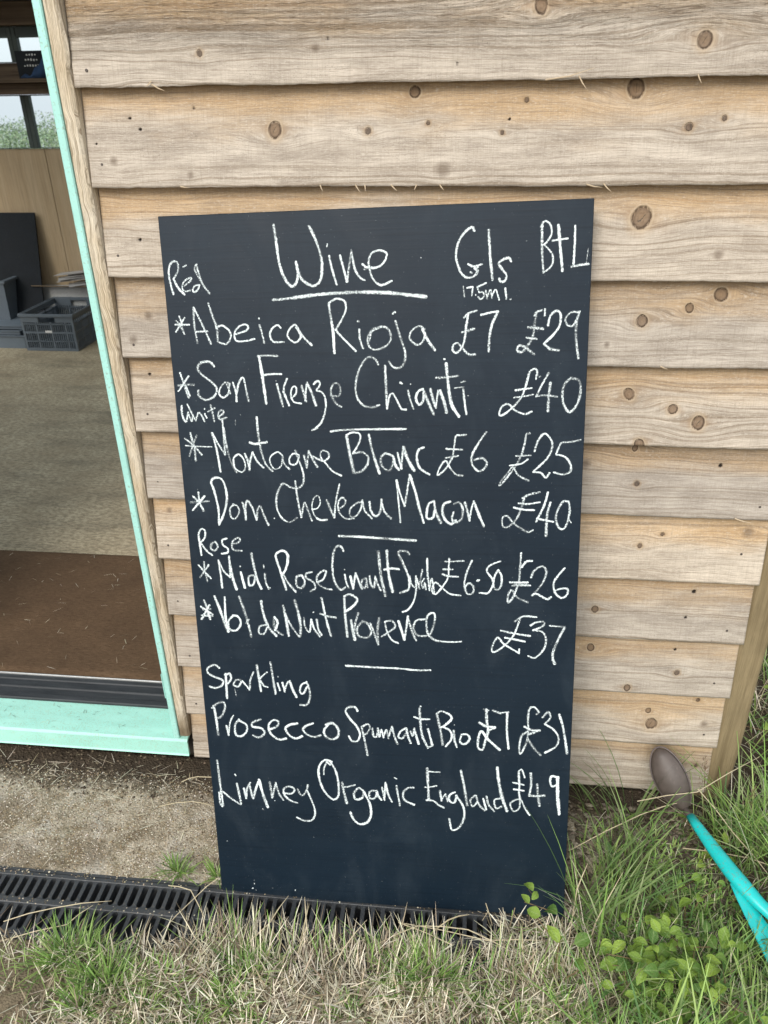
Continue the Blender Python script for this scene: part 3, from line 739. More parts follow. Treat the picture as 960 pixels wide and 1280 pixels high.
m_ = MB(); m_.add([(-.45, -.14, 0), (.39, -.14, 0), (.40, .02, .768), (-.45, .02, .768), (-.45, -.127, 0), (.39, -.127, 0), (.40, .033, .768), (-.45, .033, .768)], [(0, 1, 2, 3), (7, 6, 5, 4), (0, 4, 5, 1), (1, 5, 6, 2), (2, 6, 7, 3), (3, 7, 4, 0)]); m_.build('board_face', M['black_panel'], lp)
# small chalk sign and blue cloth on the shelf
sg = empty('shelf_sign', (-1.93, 3.66, 1.651), label='small dark chalk sign standing on the high shelf in the shed', cat='sign')
MB().box(-.145, .20, .0, .010, 0, .143, .001).build('sign_board', M['black_panel'], sg)
m_ = MB()
for rr, (zz, n_) in enumerate(((.118, 4), (.092, 5), (.062, 6))):
    for k in range(n_):
        xx = -.075+rr*-.012+k*.017; m_.box(xx, xx+.008, -.0012, -.0003, zz+random.uniform(-.002, .002), zz+random.uniform(.006, .011))
m_.build('chalk_lettering', M['white_label'], sg)
m_ = MB(); rings = []
for k in range(15):
    u = -.11+.30*k/14; hh = .012+.105*math.exp(-((u-.06)/.075)**2)+.012*math.sin(k*1.9)
    rings.append([(u, -.05+.008*math.sin(k), .0), (u, -.045, hh*.55), (u, -.030, hh), (u, -.012, hh*.9), (u, -.006, .0)])
m_.loft(rings); cl = m_.build('folded_cloth', M['blue_cloth'], smooth=True); cl.location = (-1.93, 3.66, 1.651)
tag(cl, 'dark blue cloth bundled in front of the small shelf sign', 'cloth')

# ---------------------------------------------------------------- blackboard
BO = Vector((.1173, -.02, 1.3448)); BU = Vector((.9993, -.0052, .0382)).normalized(); BD = Vector((.036, -.2271, -.9732))
BN = BU.cross(BD).normalized()        # points into the wall
BD = BN.cross(BU).normalized()
BW, BH = .7310, 1.3899
bb = empty('chalkboard', (0, 0, 0), label='large dark blue blackboard with a handwritten chalk wine list leaning on the shed wall', cat='blackboard')
# local frame: x across, y up the board, z out of its face
mw = Matrix((BU, -BD, -BN)).transposed().to_4x4(); mw.translation = BO+BN*0
bb.matrix_world = mw
m_ = MB(); m_.box(0, BW, -BH, 0, -.012, 0, .0010); m_.build('board_panel', M['blackboard'], bb)
CHALK = [
('chalk_word',"38 155 1294 116 1104 106 916 148 784 225 741 284 788 272 907 198 1012 179 1052;38 181 1038 253 1188 359 1304;26 369 839 435 814;29 358 1164 483 1074 502 1021 427 1046 348 1110 325 1204 379 1251 468 1234;29 621 1145 546 1169 511 1236 552 1264 615 1212 644 1145;38 618 799 641 932 708 1147 816 1300;29 618 799 576 877 621 984 687 1120"),
('chalk_word',"48 2027 210 2058 506 2086 818 2144 1029 2220 1163 2301 1218 2376 1141 2404 985 2380 814;47 2389 906 2450 1078 2543 1172 2666 1221 2775 1153 2822 997 2826 789 2775 582 2702 387 2632 250;25 2934 548 2926 599;41 2958 737 2999 950 3070 1213;44 3145 735 3200 956 3252 1171;38 3252 1171 3288 959 3346 657;41 3344 690 3392 962 3475 1107 3556 1154;38 3523 889 3590 942 3726 959 3850 912 3926 811 3936 727 3815 680 3692 719 3635 828 3644 970 3694 1127 3828 1240 4020 1175;30 3548 980 3658 944 3754 953"),
('chalk_line',"40 1934 1435 2177 1422 2347 1400;61 2319 1407 2771 1363 3190 1348 3605 1346 4016 1376 4343 1418 4600 1451"),
('chalk_word',"40 5402 432 5375 374 5310 392 5205 488 5126 635 5100 811 5126 938 5193 1093 5286 1160 5392 1145 5458 1063 5405 1011;34 5299 944 5392 985 5537 951;29 5405 1011 5471 1000;34 5339 1072 5366 1088;47 5637 416 5646 578 5667 854 5705 1211;42 6009 928 5968 869 5864 898 5808 960 5880 1063 5934 1141 5909 1229 5843 1240 5811 1188"),
('chalk_word',"27 5220 1300 5241 1468;27 5281 1327 5380 1309;27 5380 1309 5362 1458;27 5426 1447 5434 1442;29 5452 1319 5605 1254;27 5452 1319 5487 1410;27 5487 1410 5548 1399 5567 1464 5514 1514 5469 1474;29 5593 1374 5621 1517;29 5621 1478 5673 1364 5701 1506;29 5700 1467 5760 1366 5821 1535;32 5918 1345 5940 1525;32 6001 1527 6011 1530"),
('chalk_word',"39 6499 337 6501 607 6514 881 6539 1121;33 6475 409 6537 318 6628 378 6652 514 6584 635 6534 683;34 6547 688 6667 824 6684 962 6623 1060 6546 1108;46 6755 383 6790 666 6844 1105;31 6661 625 6788 610 6916 597;38 7023 405 7026 699 7020 997;36 6983 1041 7136 1013 7263 1005;15 7224 978 7236 855 7248 756"),
('chalk_star',"32 221 1663 265 1815;33 321 1693 135 1937;32 133 1813 398 1818;38 209 1787 294 1982;32 154 1744 263 1843"),
('chalk_word',"38 516 2140 486 1820 499 1520;38 499 1520 633 1824 765 2158;32 504 1945 725 1936;41 773 1459 835 1691 891 1884 892 2119;38 876 1884 997 1845 1120 1944 1131 2055 1044 2164 914 2133;35 1217 2001 1426 1937 1455 1856 1360 1840 1254 1906 1202 2015 1238 2112 1383 2121 1566 2086;34 1662 1738 1671 1743;38 1669 1847 1710 2012 1734 2163;35 2047 1910 1993 1859 1889 1920 1847 2028 1903 2139 2090 2151;34 2353 1911 2293 1861 2188 1953 2167 2062 2276 2160 2364 2121 2397 2040 2319 1902;40 2347 1916 2452 2082 2588 2216"),
('chalk_word',"48 2918 1513 2937 1714 2973 1984 2980 2366;36 2918 1513 3047 1445 3185 1480 3213 1614 3145 1772 3025 1958;37 3011 1958 3159 2123 3363 2332;36 3409 1827 3437 1824;39 3432 1961 3441 2129 3491 2288;39 3837 1927 3669 1972 3581 2105 3591 2241 3687 2310 3856 2273 3970 2167 3973 2032 3906 1945 3810 1921;28 3781 1947 3654 2012 3608 2159;33 4022 1718 4042 1682 4069 1693;39 4066 1834 4138 2089 4217 2334 4219 2497 4142 2619 4016 2617 3929 2506;36 4567 1991 4485 1931 4361 1987 4304 2106 4358 2201 4454 2244 4537 2178 4574 2045;52 4526 1977 4606 2152 4742 2343"),
('chalk_word',"38 5234 1808 5315 1739 5454 1695;38 5309 1738 5275 1927 5248 2139 5208 2285 5112 2391 5044 2349 5058 2255 5126 2230 5208 2312 5317 2421 5431 2423;43 5194 2053 5289 2028 5410 1996;35 5516 1770 5663 1739 5810 1717;43 5797 1729 5705 1937 5662 2174 5656 2382"),
('chalk_word',"32 6579 1813 6579 1696;37 6408 1809 6446 1745 6537 1716;43 6446 1745 6412 1952 6390 2136 6300 2306 6209 2397 6133 2369 6166 2290 6261 2318 6424 2441;48 6307 1989 6439 2005 6559 2021;37 6284 2160 6457 2185;39 6637 1971 6671 1815 6774 1732 6842 1806 6821 1988 6708 2142 6579 2266;45 6579 2266 6688 2353 6835 2382;37 7127 1761 7010 1764 6922 1860 6952 1964 7044 1980 7105 1877 7152 1749;45 7140 1762 7101 1968 7105 2203 7157 2521"),
('chalk_star',"36 139 2654 195 2855;36 298 2714 196 2841 76 2984;36 71 2883 223 2870 389 2872;51 195 2855 262 3101;36 222 2885 288 3073"),
('chalk_word',"45 790 2551 708 2471 559 2477 476 2574 540 2689 708 2820 801 2949 745 3078 589 3148 460 3075 454 2974;33 1061 2867 974 2837 878 2922 839 3036 907 3109 1003 3038 1046 2867;39 989 2838 1024 2952 1047 3039;39 1108 2839 1154 3011 1155 3183;38 1160 3040 1226 2841 1306 2757 1338 2928 1378 3186"),
('chalk_word',"50 1625 2397 1661 2734 1701 3232;41 1597 2383 1772 2377 1960 2389;38 1676 2720 1838 2703 2013 2705;44 1915 2879 1961 3078 2007 3279;18 1904 2822 1912 2828;41 2024 3008 2074 3136 2120 3265;38 2047 3107 2043 2937 2110 2783;32 2162 3137 2255 3053 2261 2940 2203 2939 2161 3052 2203 3195 2347 3231;41 2364 2913 2407 3083 2436 3197;38 2423 3183 2438 2999 2469 2858;46 2468 2872 2545 3056 2607 3270;35 2583 2893 2649 2838 2699 2867 2673 2945 2629 3001 2720 3030 2779 3130 2783 3315 2701 3558 2560 3696;35 2512 3716 2560 3696 2617 3673;37 2877 3089 3020 3105 3062 3006 3029 2894 2943 2892 2889 3004 2918 3146 2999 3260 3070 3295"),
('chalk_word',"40 3750 2566 3697 2474 3585 2437 3469 2539 3378 2731 3333 2954 3363 3151 3473 3279 3630 3309 3751 3268;48 3868 2587 3874 2905 3886 3340;42 3893 3297 3934 3115 3992 3074 4060 3187 4142 3342 4226 3357;39 4261 3021 4300 3189 4354 3344;34 4123 2881 4164 2903;22 4305 2911 4310 2914;42 4527 2997 4443 3037 4399 3162 4454 3275 4525 3192 4535 3025;50 4535 3025 4609 3221 4711 3446;48 4653 2998 4693 3166 4748 3334;36 4748 3306 4787 3028;53 4820 3028 4889 3224 4935 3420;58 4928 2563 4954 2837 4987 3113 5036 3309 5153 3492;39 4752 2812 4960 2804 5139 2779;33 4892 2495 4912 2495;44 5222 3006 5250 3255 5279 3451;22 5070 2990 5236 2973;28 5181 2895 5258 2874;22 5305 3123 5314 3126"),
('chalk_word',"36 6461 2858 6479 2724 6430 2682 6351 2749 6301 2938 6225 3155 6091 3320 5929 3457 5847 3462 5886 3331 5995 3277 6120 3389 6286 3454 6407 3411;32 6114 3044 6398 3007;30 6089 3168 6252 3150 6427 3117;24 6514 2819 6535 2808;38 6673 2753 6571 2941 6469 3158;32 6469 3153 6631 3133 6834 3162;49 6705 2916 6685 3161 6679 3414;43 7050 2845 6947 2946 6912 3109 6946 3301 7045 3425 7161 3303 7214 3085 7185 2896 7050 2845"),
('chalk_word',"37 111 3245 110 3420 168 3544 225 3363;33 225 3363 248 3466 279 3534 314 3416;36 220 3217 270 3334 320 3452 358 3525;36 360 3511 417 3379 474 3424 524 3541;30 537 3395 569 3477;33 539 3308 545 3310;36 657 3236 688 3396 706 3543;33 600 3361 736 3295;36 788 3456 884 3398 882 3340 821 3354 785 3426 815 3500 944 3471;15 1105 3517 1099 3604;15 1203 3421 1205 3424"),
('chalk_star',"37 231 3746 251 3865 270 3984;37 349 3791 255 3984 175 4179;34 114 3849 285 3984;25 116 3984 376 4000 620 4010;43 285 3984 290 4270;37 285 3984 417 4159"),
('chalk_word',"40 642 3748 706 4076 748 4482;37 642 3748 746 3956 861 4160;36 861 4160 860 3868 859 3515;37 877 3661 898 3957 950 4256 1054 4497;33 1064 4166 1012 4241 1030 4407 1146 4482 1222 4407 1209 4256 1126 4151 1048 4181;42 1233 4137 1283 4286 1301 4452;39 1303 4422 1330 4257 1386 4107;39 1385 4122 1464 4287 1577 4407;42 1507 3462 1514 3783 1552 4108 1626 4347 1739 4467;42 1339 3929 1442 3959 1669 3925;27 1938 4168 1852 4109 1727 4183 1697 4287 1772 4422 1895 4377 1935 4228;39 1938 4168 1959 4317 2057 4431;33 2252 4169 2149 4139 2069 4228 2078 4332 2183 4332 2250 4199;36 2182 4080 2258 4317 2308 4497 2305 4677 2203 4783 2053 4768 1937 4693 1874 4723;42 2341 4169 2364 4288 2382 4407;36 2383 4392 2414 4199 2434 4081;39 2434 4096 2500 4244 2582 4392;35 2503 4184 2604 4244 2721 4274 2808 4185 2759 4097 2670 4096 2651 4200 2734 4318 2861 4467 3020 4550"),
('chalk_line',"40 2848 3738 3097 3711 3532 3702 4220 3701"),
('chalk_word',"59 3137 3806 3184 4113 3249 4496;35 3137 3806 3241 3758 3370 3779 3387 3880 3318 4025 3241 4142;41 3241 4142 3403 4113 3517 4201 3497 4348 3391 4466 3249 4502;52 3544 3794 3606 4114 3718 4511;44 3967 4188 3838 4138 3748 4231 3774 4378 3888 4452 3963 4349 3981 4202;52 3981 4202 4007 4349 4077 4443;46 4054 4130 4089 4290 4121 4422;37 4121 4407 4139 4203 4157 4014;60 4163 4028 4239 4261 4351 4460;43 4529 4030 4429 4087 4398 4232 4453 4408 4624 4531"),
('chalk_word',"34 5280 3813 5181 3818 5097 3832 5069 3989 5040 4190 4969 4335 4883 4452 4768 4539 4811 4393 4912 4277 4983 4393 5096 4525 5216 4545;34 4921 4060 5069 4069 5210 4075;34 4912 4225 5139 4185;40 5634 3758 5490 3962 5379 4191 5394 4364 5508 4466 5620 4393 5633 4292 5548 4226 5422 4263"),
('chalk_word',"37 6381 3791 6321 3810 6297 3965 6246 4164 6166 4336 6030 4538 5878 4728 5891 4655 6015 4495 6097 4394 6198 4538 6382 4640;33 6149 4193 6407 4179;33 6041 4365 6249 4327 6359 4250;36 6466 4113 6530 3910 6636 3798 6749 3911 6767 4052 6677 4251 6447 4480;39 6447 4480 6587 4495 6672 4581 6739 4495;35 7252 3908 7118 3941 6955 3954 6902 3996 6839 4166;36 6839 4166 6991 4209 7092 4337 7096 4466 6975 4523 6808 4486"),
('chalk_star',"41 282 4866 285 5067;41 165 4943 285 5067;41 399 4942 139 5224;37 107 5068 478 5041;44 285 5067 357 5238;16 271 4813 273 4819"),
('chalk_word',"43 632 5503 643 5190 594 4849 548 4665 647 4589 766 4634 819 4818 820 5033 744 5282 632 5503;37 944 5110 870 5188 879 5344 954 5381 1042 5249 1019 5141 930 5095;43 1118 5063 1153 5217 1163 5404;40 1166 5373 1175 5124 1228 5037 1309 5185 1371 5402;43 1371 5402 1399 5216 1460 5138 1516 5308 1596 5500;25 1712 5362 1715 5368"),
('chalk_word',"37 1937 4693 1856 4769 1785 4937 1772 5152 1851 5352 1999 5435 2156 5350;36 2150 4647 2168 4874 2198 5149 2232 5349;36 2233 5333 2274 5148 2309 5056 2361 5209 2427 5409;24 2438 5193 2545 5162 2601 5055 2571 4933 2494 4964 2441 5117 2478 5301 2579 5386;42 2520 5362 2594 5392 2715 5385;42 2723 5009 2785 5176 2853 5344;36 2853 5344 2896 5023 2975 4706;36 2919 5190 3042 5113 3075 5022 3018 4962 2940 5053 2947 5236 3062 5358 3227 5356;36 3372 5036 3282 5066 3159 5173 3154 5311 3259 5310 3353 5172 3388 5005;45 3388 5020 3426 5202 3555 5354;42 3520 5035 3539 5201 3616 5308 3707 5231 3743 4988;47 3741 5049 3796 5230 3911 5357"),
('chalk_word',"35 4024 4629 4051 4987 4081 5426;35 4024 4629 4083 4867 4166 5122;35 4166 5122 4215 4837 4264 4525;50 4269 4540 4360 4836 4429 5135 4507 5431;41 4706 5014 4604 5074 4568 5225 4572 5346 4675 5330 4705 5194;55 4698 5014 4734 5224 4820 5429;49 4995 5027 4880 5073 4850 5223 4907 5373 5009 5448 5096 5372;43 5053 5072 5154 5041 5217 5160 5197 5341 5096 5417 5023 5357 5052 5221;49 5254 5041 5298 5190 5341 5385;34 5341 5370 5369 5189 5417 5010;49 5417 5025 5499 5248 5601 5488"),
('chalk_line',"51 2922 5699 3320 5710 3768 5736 4361 5770"),
('chalk_word',"39 6277 4962 6401 4888 6582 4843;37 6208 5050 6377 5064 6587 5028;34 6125 5131 6295 5168 6493 5176;37 6305 4961 6266 5124 6185 5333 6045 5484 5945 5485 5929 5335 6014 5289 6130 5423 6274 5527 6389 5586 6479 5546;39 6722 4843 6659 5092 6526 5396;39 6539 5330 6667 5359 6836 5393;51 6769 5033 6720 5269 6709 5658;39 7089 5016 6992 5017 6900 5179 6877 5357 6953 5520 7050 5475 7110 5207 7089 5016;22 7110 5207 7100 5326 7145 5408"),
('chalk_word',"38 232 6114 220 5888 212 5697 279 5585 344 5632 327 5759 239 5856;38 239 5856 336 6015 448 6110;41 525 5837 449 5886 434 5982 510 6013 571 5932 525 5837;41 767 5770 670 5803 678 5899 766 5978 744 6058 632 6076;38 852 5881 981 5847 1018 5768 940 5768 854 5865 875 5992 1046 6012"),
('chalk_star',"38 268 6242 267 6438;38 150 6309 265 6454;39 358 6306 158 6571;39 265 6454 382 6583;32 280 6470 302 6650"),
('chalk_word',"42 558 6206 581 6498 590 6776;38 558 6206 650 6431 768 6553;41 768 6543 775 6299 777 6122;51 788 6299 815 6559 875 6803;48 982 6442 1011 6604 1044 6767;32 976 6322 981 6335;41 1231 6502 1134 6537 1131 6700 1218 6682 1261 6518;51 1216 6052 1257 6356 1315 6647 1370 6777;44 1454 6466 1464 6645 1512 6774;25 1444 6289 1446 6353;25 1539 6748 1541 6757"),
('chalk_word',"50 1857 6784 1782 6477 1706 6188 1698 6077 1811 6002 1916 6058 1916 6217 1866 6378 1798 6476;44 1814 6460 1897 6636 2043 6829;44 2186 6486 2076 6520 2066 6698 2157 6745 2225 6630 2185 6502;40 2376 6418 2266 6452 2261 6533 2396 6627 2422 6740 2325 6807;40 2458 6626 2585 6559 2648 6397 2546 6415 2463 6529 2488 6658 2608 6736 2746 6766"),
('chalk_word',"43 3001 5995 2950 5902 2859 5919 2790 6109 2776 6427 2828 6651 2916 6762 3010 6712;40 3005 6455 3029 6615 3071 6727;24 3003 6353 3008 6359;43 3111 6485 3136 6629 3156 6741;37 3157 6725 3202 6484 3220 6420;43 3219 6451 3274 6610 3322 6744;40 3414 6528 3337 6561 3318 6674 3378 6721 3412 6608;37 3414 6528 3433 6710;40 3476 6479 3496 6638 3555 6701 3582 6509;40 3583 6477 3624 6636 3681 6763;61 3657 5987 3678 6317 3702 6538 3770 6874;60 3816 5969 3829 6314 3854 6536 3908 6790;45 3753 6347 3904 6319 4039 6336"),
('chalk_word',"45 4238 6041 4180 5980 4031 5997 4102 6184 4187 6403 4229 6592 4197 6737 4044 6804;36 4231 6465 4265 6624 4318 6686;36 4351 6463 4347 6749 4299 6975 4190 7139 4082 7191;36 4366 6510 4414 6716;33 4415 6621 4472 6335;33 4506 6508 4454 6604 4483 6708 4514 6587 4534 6730;39 4564 6114 4567 6396 4602 6744;36 4603 6681 4649 6505 4683 6743 4701 6806"),
('chalk_word',"36 4972 6108 4962 6296 4947 6484 4857 6644 4721 6812 4647 6743 4708 6583 4827 6676 4975 6800 5184 6834;32 4889 6172 5066 6163 5242 6151;38 4859 6322 5036 6319;36 4843 6417 4947 6453 5139 6465;38 5388 6142 5286 6400 5251 6620 5302 6794 5406 6776 5414 6649 5331 6587 5272 6652;47 5484 6537 5525 6521;35 5912 6147 5767 6205 5681 6268 5667 6362 5756 6485 5772 6610 5686 6770 5524 6773;38 5871 6312 5800 6453 5787 6641 5846 6703 5919 6639 5931 6451 5871 6312"),
('chalk_word',"41 6278 5982 6261 6290 6251 6507 6211 6665 6142 6855 6055 6952 6061 6794 6124 6713 6229 6853 6421 6944;37 6290 6258 6374 6149 6482 6132;38 6078 6557 6412 6551;38 6123 6619 6456 6606;38 6166 6587 6384 6592;40 6461 6457 6521 6316 6663 6237 6737 6344 6672 6562 6490 6816;41 6490 6800 6562 6767 6650 6813 6767 6873 6838 6824;37 7063 6261 6954 6402 6873 6558 6908 6744 7026 6842 7124 6771 7120 6662 6991 6665 6921 6697"),
('chalk_word',"35 6180 7332 6310 7233 6427 7217 6588 7232;36 6295 7233 6226 7460 6141 7657 5966 7858 5803 7962 5771 7864 5874 7665 5995 7792 6281 7974;30 6281 7974 6279 7882;41 5931 7517 6199 7574 6480 7615;39 6008 7661 6201 7694 6386 7731;38 6475 7405 6576 7338 6722 7325 6695 7415 6522 7501;38 6551 7500 6699 7528 6767 7671 6737 7868 6580 8053 6446 8024;32 6826 7396 6958 7408 7109 7411;53 7099 7437 7009 7632 6915 7895 6905 8059 6947 8172"),
('chalk_star',"49 197 7033 261 7232;39 120 7169 350 7331;43 302 7131 112 7438;42 120 7354 347 7365;49 243 7250 292 7434;39 163 7235 327 7214"),
('chalk_word',"52 415 6945 504 7227 590 7561 638 7696;45 638 7696 606 7358 623 6957;42 770 7338 663 7458 666 7627 793 7658 901 7519 864 7369 753 7338;55 912 6945 988 7215 1048 7482 1097 7785;23 999 7500 1079 7414"),
('chalk_word',"42 1415 7523 1284 7560 1258 7696 1354 7710 1427 7573;58 1343 7024 1368 7273 1459 7572 1608 7753;48 1585 7351 1571 7569 1660 7684 1731 7726;45 1585 7351 1642 7466 1583 7636"),
('chalk_word',"54 1775 7114 1819 7428 1848 7747;38 1783 7230 1908 7526 2054 7758;54 2002 6993 2066 7256 2097 7555 2070 7757;38 2171 7353 2178 7519 2266 7651 2311 7382;41 2311 7382 2364 7581 2467 7739;44 2421 7380 2443 7579 2500 7711;22 2356 7242 2372 7229;50 2537 6933 2585 7243 2635 7507 2688 7723;44 2490 7262 2644 7314 2799 7337"),
('chalk_word',"56 2978 6891 2981 7300 3008 7730;46 2978 6891 3097 6856 3223 6950 3166 7066 3007 7200;56 3093 7379 3116 7594 3156 7793;47 3143 7726 3168 7460 3238 7227;44 3309 7407 3212 7525 3222 7691 3376 7736 3472 7634 3416 7453 3310 7390;43 3463 7436 3534 7649 3605 7880;53 3605 7880 3598 7581 3636 7316;43 3672 7705 3813 7608 3939 7489 3880 7375 3741 7395;40 3741 7395 3782 7609 3871 7772 3993 7835;46 4003 7372 4060 7568 4111 7765;40 4111 7765 4153 7500 4188 7270;46 4187 7302 4244 7530 4338 7775;40 4506 7327 4338 7364 4290 7529 4365 7659 4517 7671;42 4517 7671 4609 7619 4687 7387 4688 7208 4582 7227 4536 7359 4563 7620 4699 7748 4912 7781;30 4851 7777 5033 7778 5199 7766"),
('chalk_line',"41 2947 8341 3388 8353 3639 8358;37 3639 8358 4013 8366 4323 8389 4608 8379"),
('chalk_word',"47 390 8480 290 8413 151 8488 141 8594 267 8677 428 8742 419 8848 279 8925 148 8894;50 506 8598 502 8845 494 9148;43 486 8634 588 8596 613 8700 556 8790 502 8845;43 809 8728 710 8732 652 8840 749 8871 823 8763;40 841 8745 915 8848 981 8940;40 983 8916 1007 8721 1085 8543;56 1162 8384 1186 8644 1210 8960;39 1189 8697 1277 8606 1364 8533;43 1204 8714 1278 8834 1358 8866;52 1443 8316 1471 8634 1506 9012;46 1560 8771 1599 8927;29 1576 8623 1582 8634;42 1659 8750 1684 8871 1695 8959;39 1697 8924 1756 8763 1808 8709;49 1808 8709 1862 8900 1933 9066;42 2146 8731 2046 8788 2006 8929 2068 8979 2158 8818;46 2147 8714 2203 8887 2192 9098 2120 9225 1990 9230;17 671 8928 692 9087"),
('chalk_word',"47 157 9378 284 9264 420 9241 425 9384 326 9570 204 9611;51 195 9322 224 9574 240 9994;48 428 9765 461 9984;34 465 9929 519 9670 598 9522;47 709 9607 615 9739 615 9958 730 9989 846 9874 850 9728 723 9643;50 1161 9587 989 9667 982 9759 1147 9787 1223 9893 1099 10001 968 9960;47 1312 9816 1483 9736 1523 9626 1426 9594 1319 9707 1340 9888 1498 10026 1666 10000;50 1918 9644 1750 9688 1662 9782 1737 9924 1865 9990 2001 9929;50 2240 9630 2096 9690 2025 9783 2102 9888 2247 9936 2381 9893;53 2490 9654 2638 9612 2746 9750 2723 9913 2590 9974 2478 9907 2452 9782 2539 9652"),
('chalk_word',"45 3150 9323 3105 9237 2976 9242 2909 9333 2999 9507 3122 9661 3181 9838 3127 9984 3013 9990 2952 9884;45 3219 9657 3273 9977 3321 10301;39 3235 9656 3350 9598 3386 9685 3311 9814 3245 9835;42 3437 9683 3454 9861 3519 9858 3546 9678;39 3546 9678 3573 9873;39 3583 9855 3619 9710 3656 9887;38 3657 9851 3715 9706 3752 9900;38 3760 9846 3829 9629;45 3829 9629 3872 9841 3932 10017;42 4115 9652 4002 9728 3952 9855 4031 9887 4113 9758;45 4115 9652 4144 9828 4198 9986;38 4193 9719 4239 9824 4274 9644;45 4273 9680 4318 9856 4357 9997;51 4381 9201 4395 9533 4430 9815 4538 10077;41 4271 9398 4387 9435 4576 9437;41 4400 9165 4413 9158;51 4542 9650 4588 9843 4624 10019;35 4538 10059 4602 10038;16 4512 9556 4518 9563"),
('chalk_word',"53 4718 9309 4779 9621 4833 9991;41 4718 9309 4812 9252 4983 9332 4992 9436 4842 9583 4794 9603;41 4826 9584 4982 9683 4997 9859 4887 10024;47 5045 9662 5060 9856 5107 10031;25 5061 9538 5067 9542;47 5201 9743 5170 9904 5264 9952 5358 9841 5311 9738 5201 9743"),
('chalk_word',"50 5679 9164 5687 9406 5714 9649 5654 9898 5609 10060 5524 10011 5529 9798 5590 9654 5716 9824 5951 10053;56 5542 9464 5682 9545 5852 9555;49 5714 9631 5852 9565;31 5623 9173 5725 9196;49 5802 9193 5955 9249;34 5955 9238 6108 9214;46 6078 9233 6077 9597 6115 10017"),
('chalk_word',"43 6684 9190 6591 9091 6501 9129 6477 9371 6488 9613 6457 9859 6355 10111 6322 10006 6362 9723 6482 9613;46 6486 9787 6614 9992 6740 10127;55 6404 9512 6542 9582 6710 9585;52 6484 9683 6665 9605;36 6625 9244 6679 9207;42 6748 9307 6850 9183 6899 9301 6797 9443;42 6797 9443 6967 9556 7064 9725 7024 9919 6815 10070;51 7062 9225 7147 9513 7242 10066"),
('chalk_word',"52 167 10575 176 10952 193 11373 204 11662;46 144 11337 149 11607 192 11683;45 158 11375 215 11313 377 11458 590 11612;52 543 11103 576 11350 602 11599;34 519 10888 536 10925;49 690 11209 723 11457;45 726 11418 757 11224 837 11067;45 821 11144 849 11372 878 11447;48 880 11428 946 11214 1031 10981;58 1030 11000 1079 11282 1174 11642;55 1249 11025 1270 11233 1282 11404;44 1282 11404 1340 11191 1384 11037;44 1382 11075 1436 11300 1518 11447;44 1522 11275 1691 11284 1771 11185 1667 11115 1545 11179 1553 11331 1681 11457 1815 11499;44 1833 11162 1878 11274 1943 11308 2017 11189 2058 11055;44 2034 11189 2137 11487 2176 11714 2099 11893 1928 11915 1778 11848;35 1061 11687 1074 11706;21 1333 11470 1336 11478"),
('chalk_word',"47 2584 10486 2437 10457 2314 10611 2301 10872 2387 11168 2563 11366 2684 11264 2696 10962 2642 10667 2535 10470;40 2405 10792 2412 10643 2485 10491;40 2468 10492 2548 10562;63 2773 10958 2804 11181 2854 11443;43 2792 11069 2909 11044 3043 10999;47 3204 11121 3106 11070 3009 11207 3047 11337 3181 11291 3219 11138;50 3219 11157 3327 11414 3353 11640 3280 11855 3110 11924 2980 11817 2919 11649;46 3451 11106 3335 11150 3337 11301 3446 11275 3483 11142;46 3484 11104 3513 11234 3577 11324;46 3594 11023 3643 11320;43 3633 11302 3669 10907;49 3675 10944 3712 11166 3790 11356;46 3890 10969 3918 11191 3952 11433;29 3851 10786 3900 10813;49 4247 10993 4123 11011 4024 11129 4053 11295 4247 11396"),
('chalk_word',"58 4517 10530 4529 10896 4542 11247;32 4548 10608 4660 10610 4772 10607;32 4464 10973 4577 10959 4706 10922;45 4493 11269 4639 11279 4735 11366 4848 11427;45 4770 11030 4800 11269;39 4801 11232 4882 11097;42 4882 11115 4929 11280;42 5074 11049 4962 11129 4962 11259 5058 11291 5106 11121;45 5090 11122 5235 11373 5251 11634 5155 11867 5008 11933 4954 11672;54 5186 10548 5250 10891 5315 11349;42 5474 11099 5379 11216 5427 11361 5523 11244;45 5490 11098 5555 11316 5668 11439;38 5633 11163 5699 11419;41 5696 11104 5746 11304 5859 11446;41 5966 11143 5856 11187 5890 11370 6001 11326;63 5903 10438 5946 10815 6014 11141 6113 11430"),
('chalk_word',"37 6444 10642 6378 10466 6317 10523;47 6323 10505 6338 10793 6342 11011 6360 11120;38 6361 11157 6349 11341 6240 11422 6173 11241 6360 11138 6459 11335 6557 11495;37 6212 10764 6432 10806;38 6230 10915 6435 10940;50 6556 10528 6571 10780 6540 11054;47 6531 11037 6671 11046 6842 11025;56 6689 10773 6708 11026 6746 11273;46 7077 10607 6968 10577 6935 10687 6976 10811 7067 10769;65 7077 10589 7089 10967 7136 11440"),
('chalk_mark',"32 -387 12191 -383 12195;21 221 12529 224 12533;19 4513 817 4516 823;18 6477 458 6479 463;16 6249 611 6252 616;22 745 13566 748 13583;29 693 13703 712 13685;22 769 13730 772 13742;18 751 13484 750 13496;25 1144 13655 1147 13663;21 1645 13660 1644 13685;17 2113 12301 2116 12305"),
]

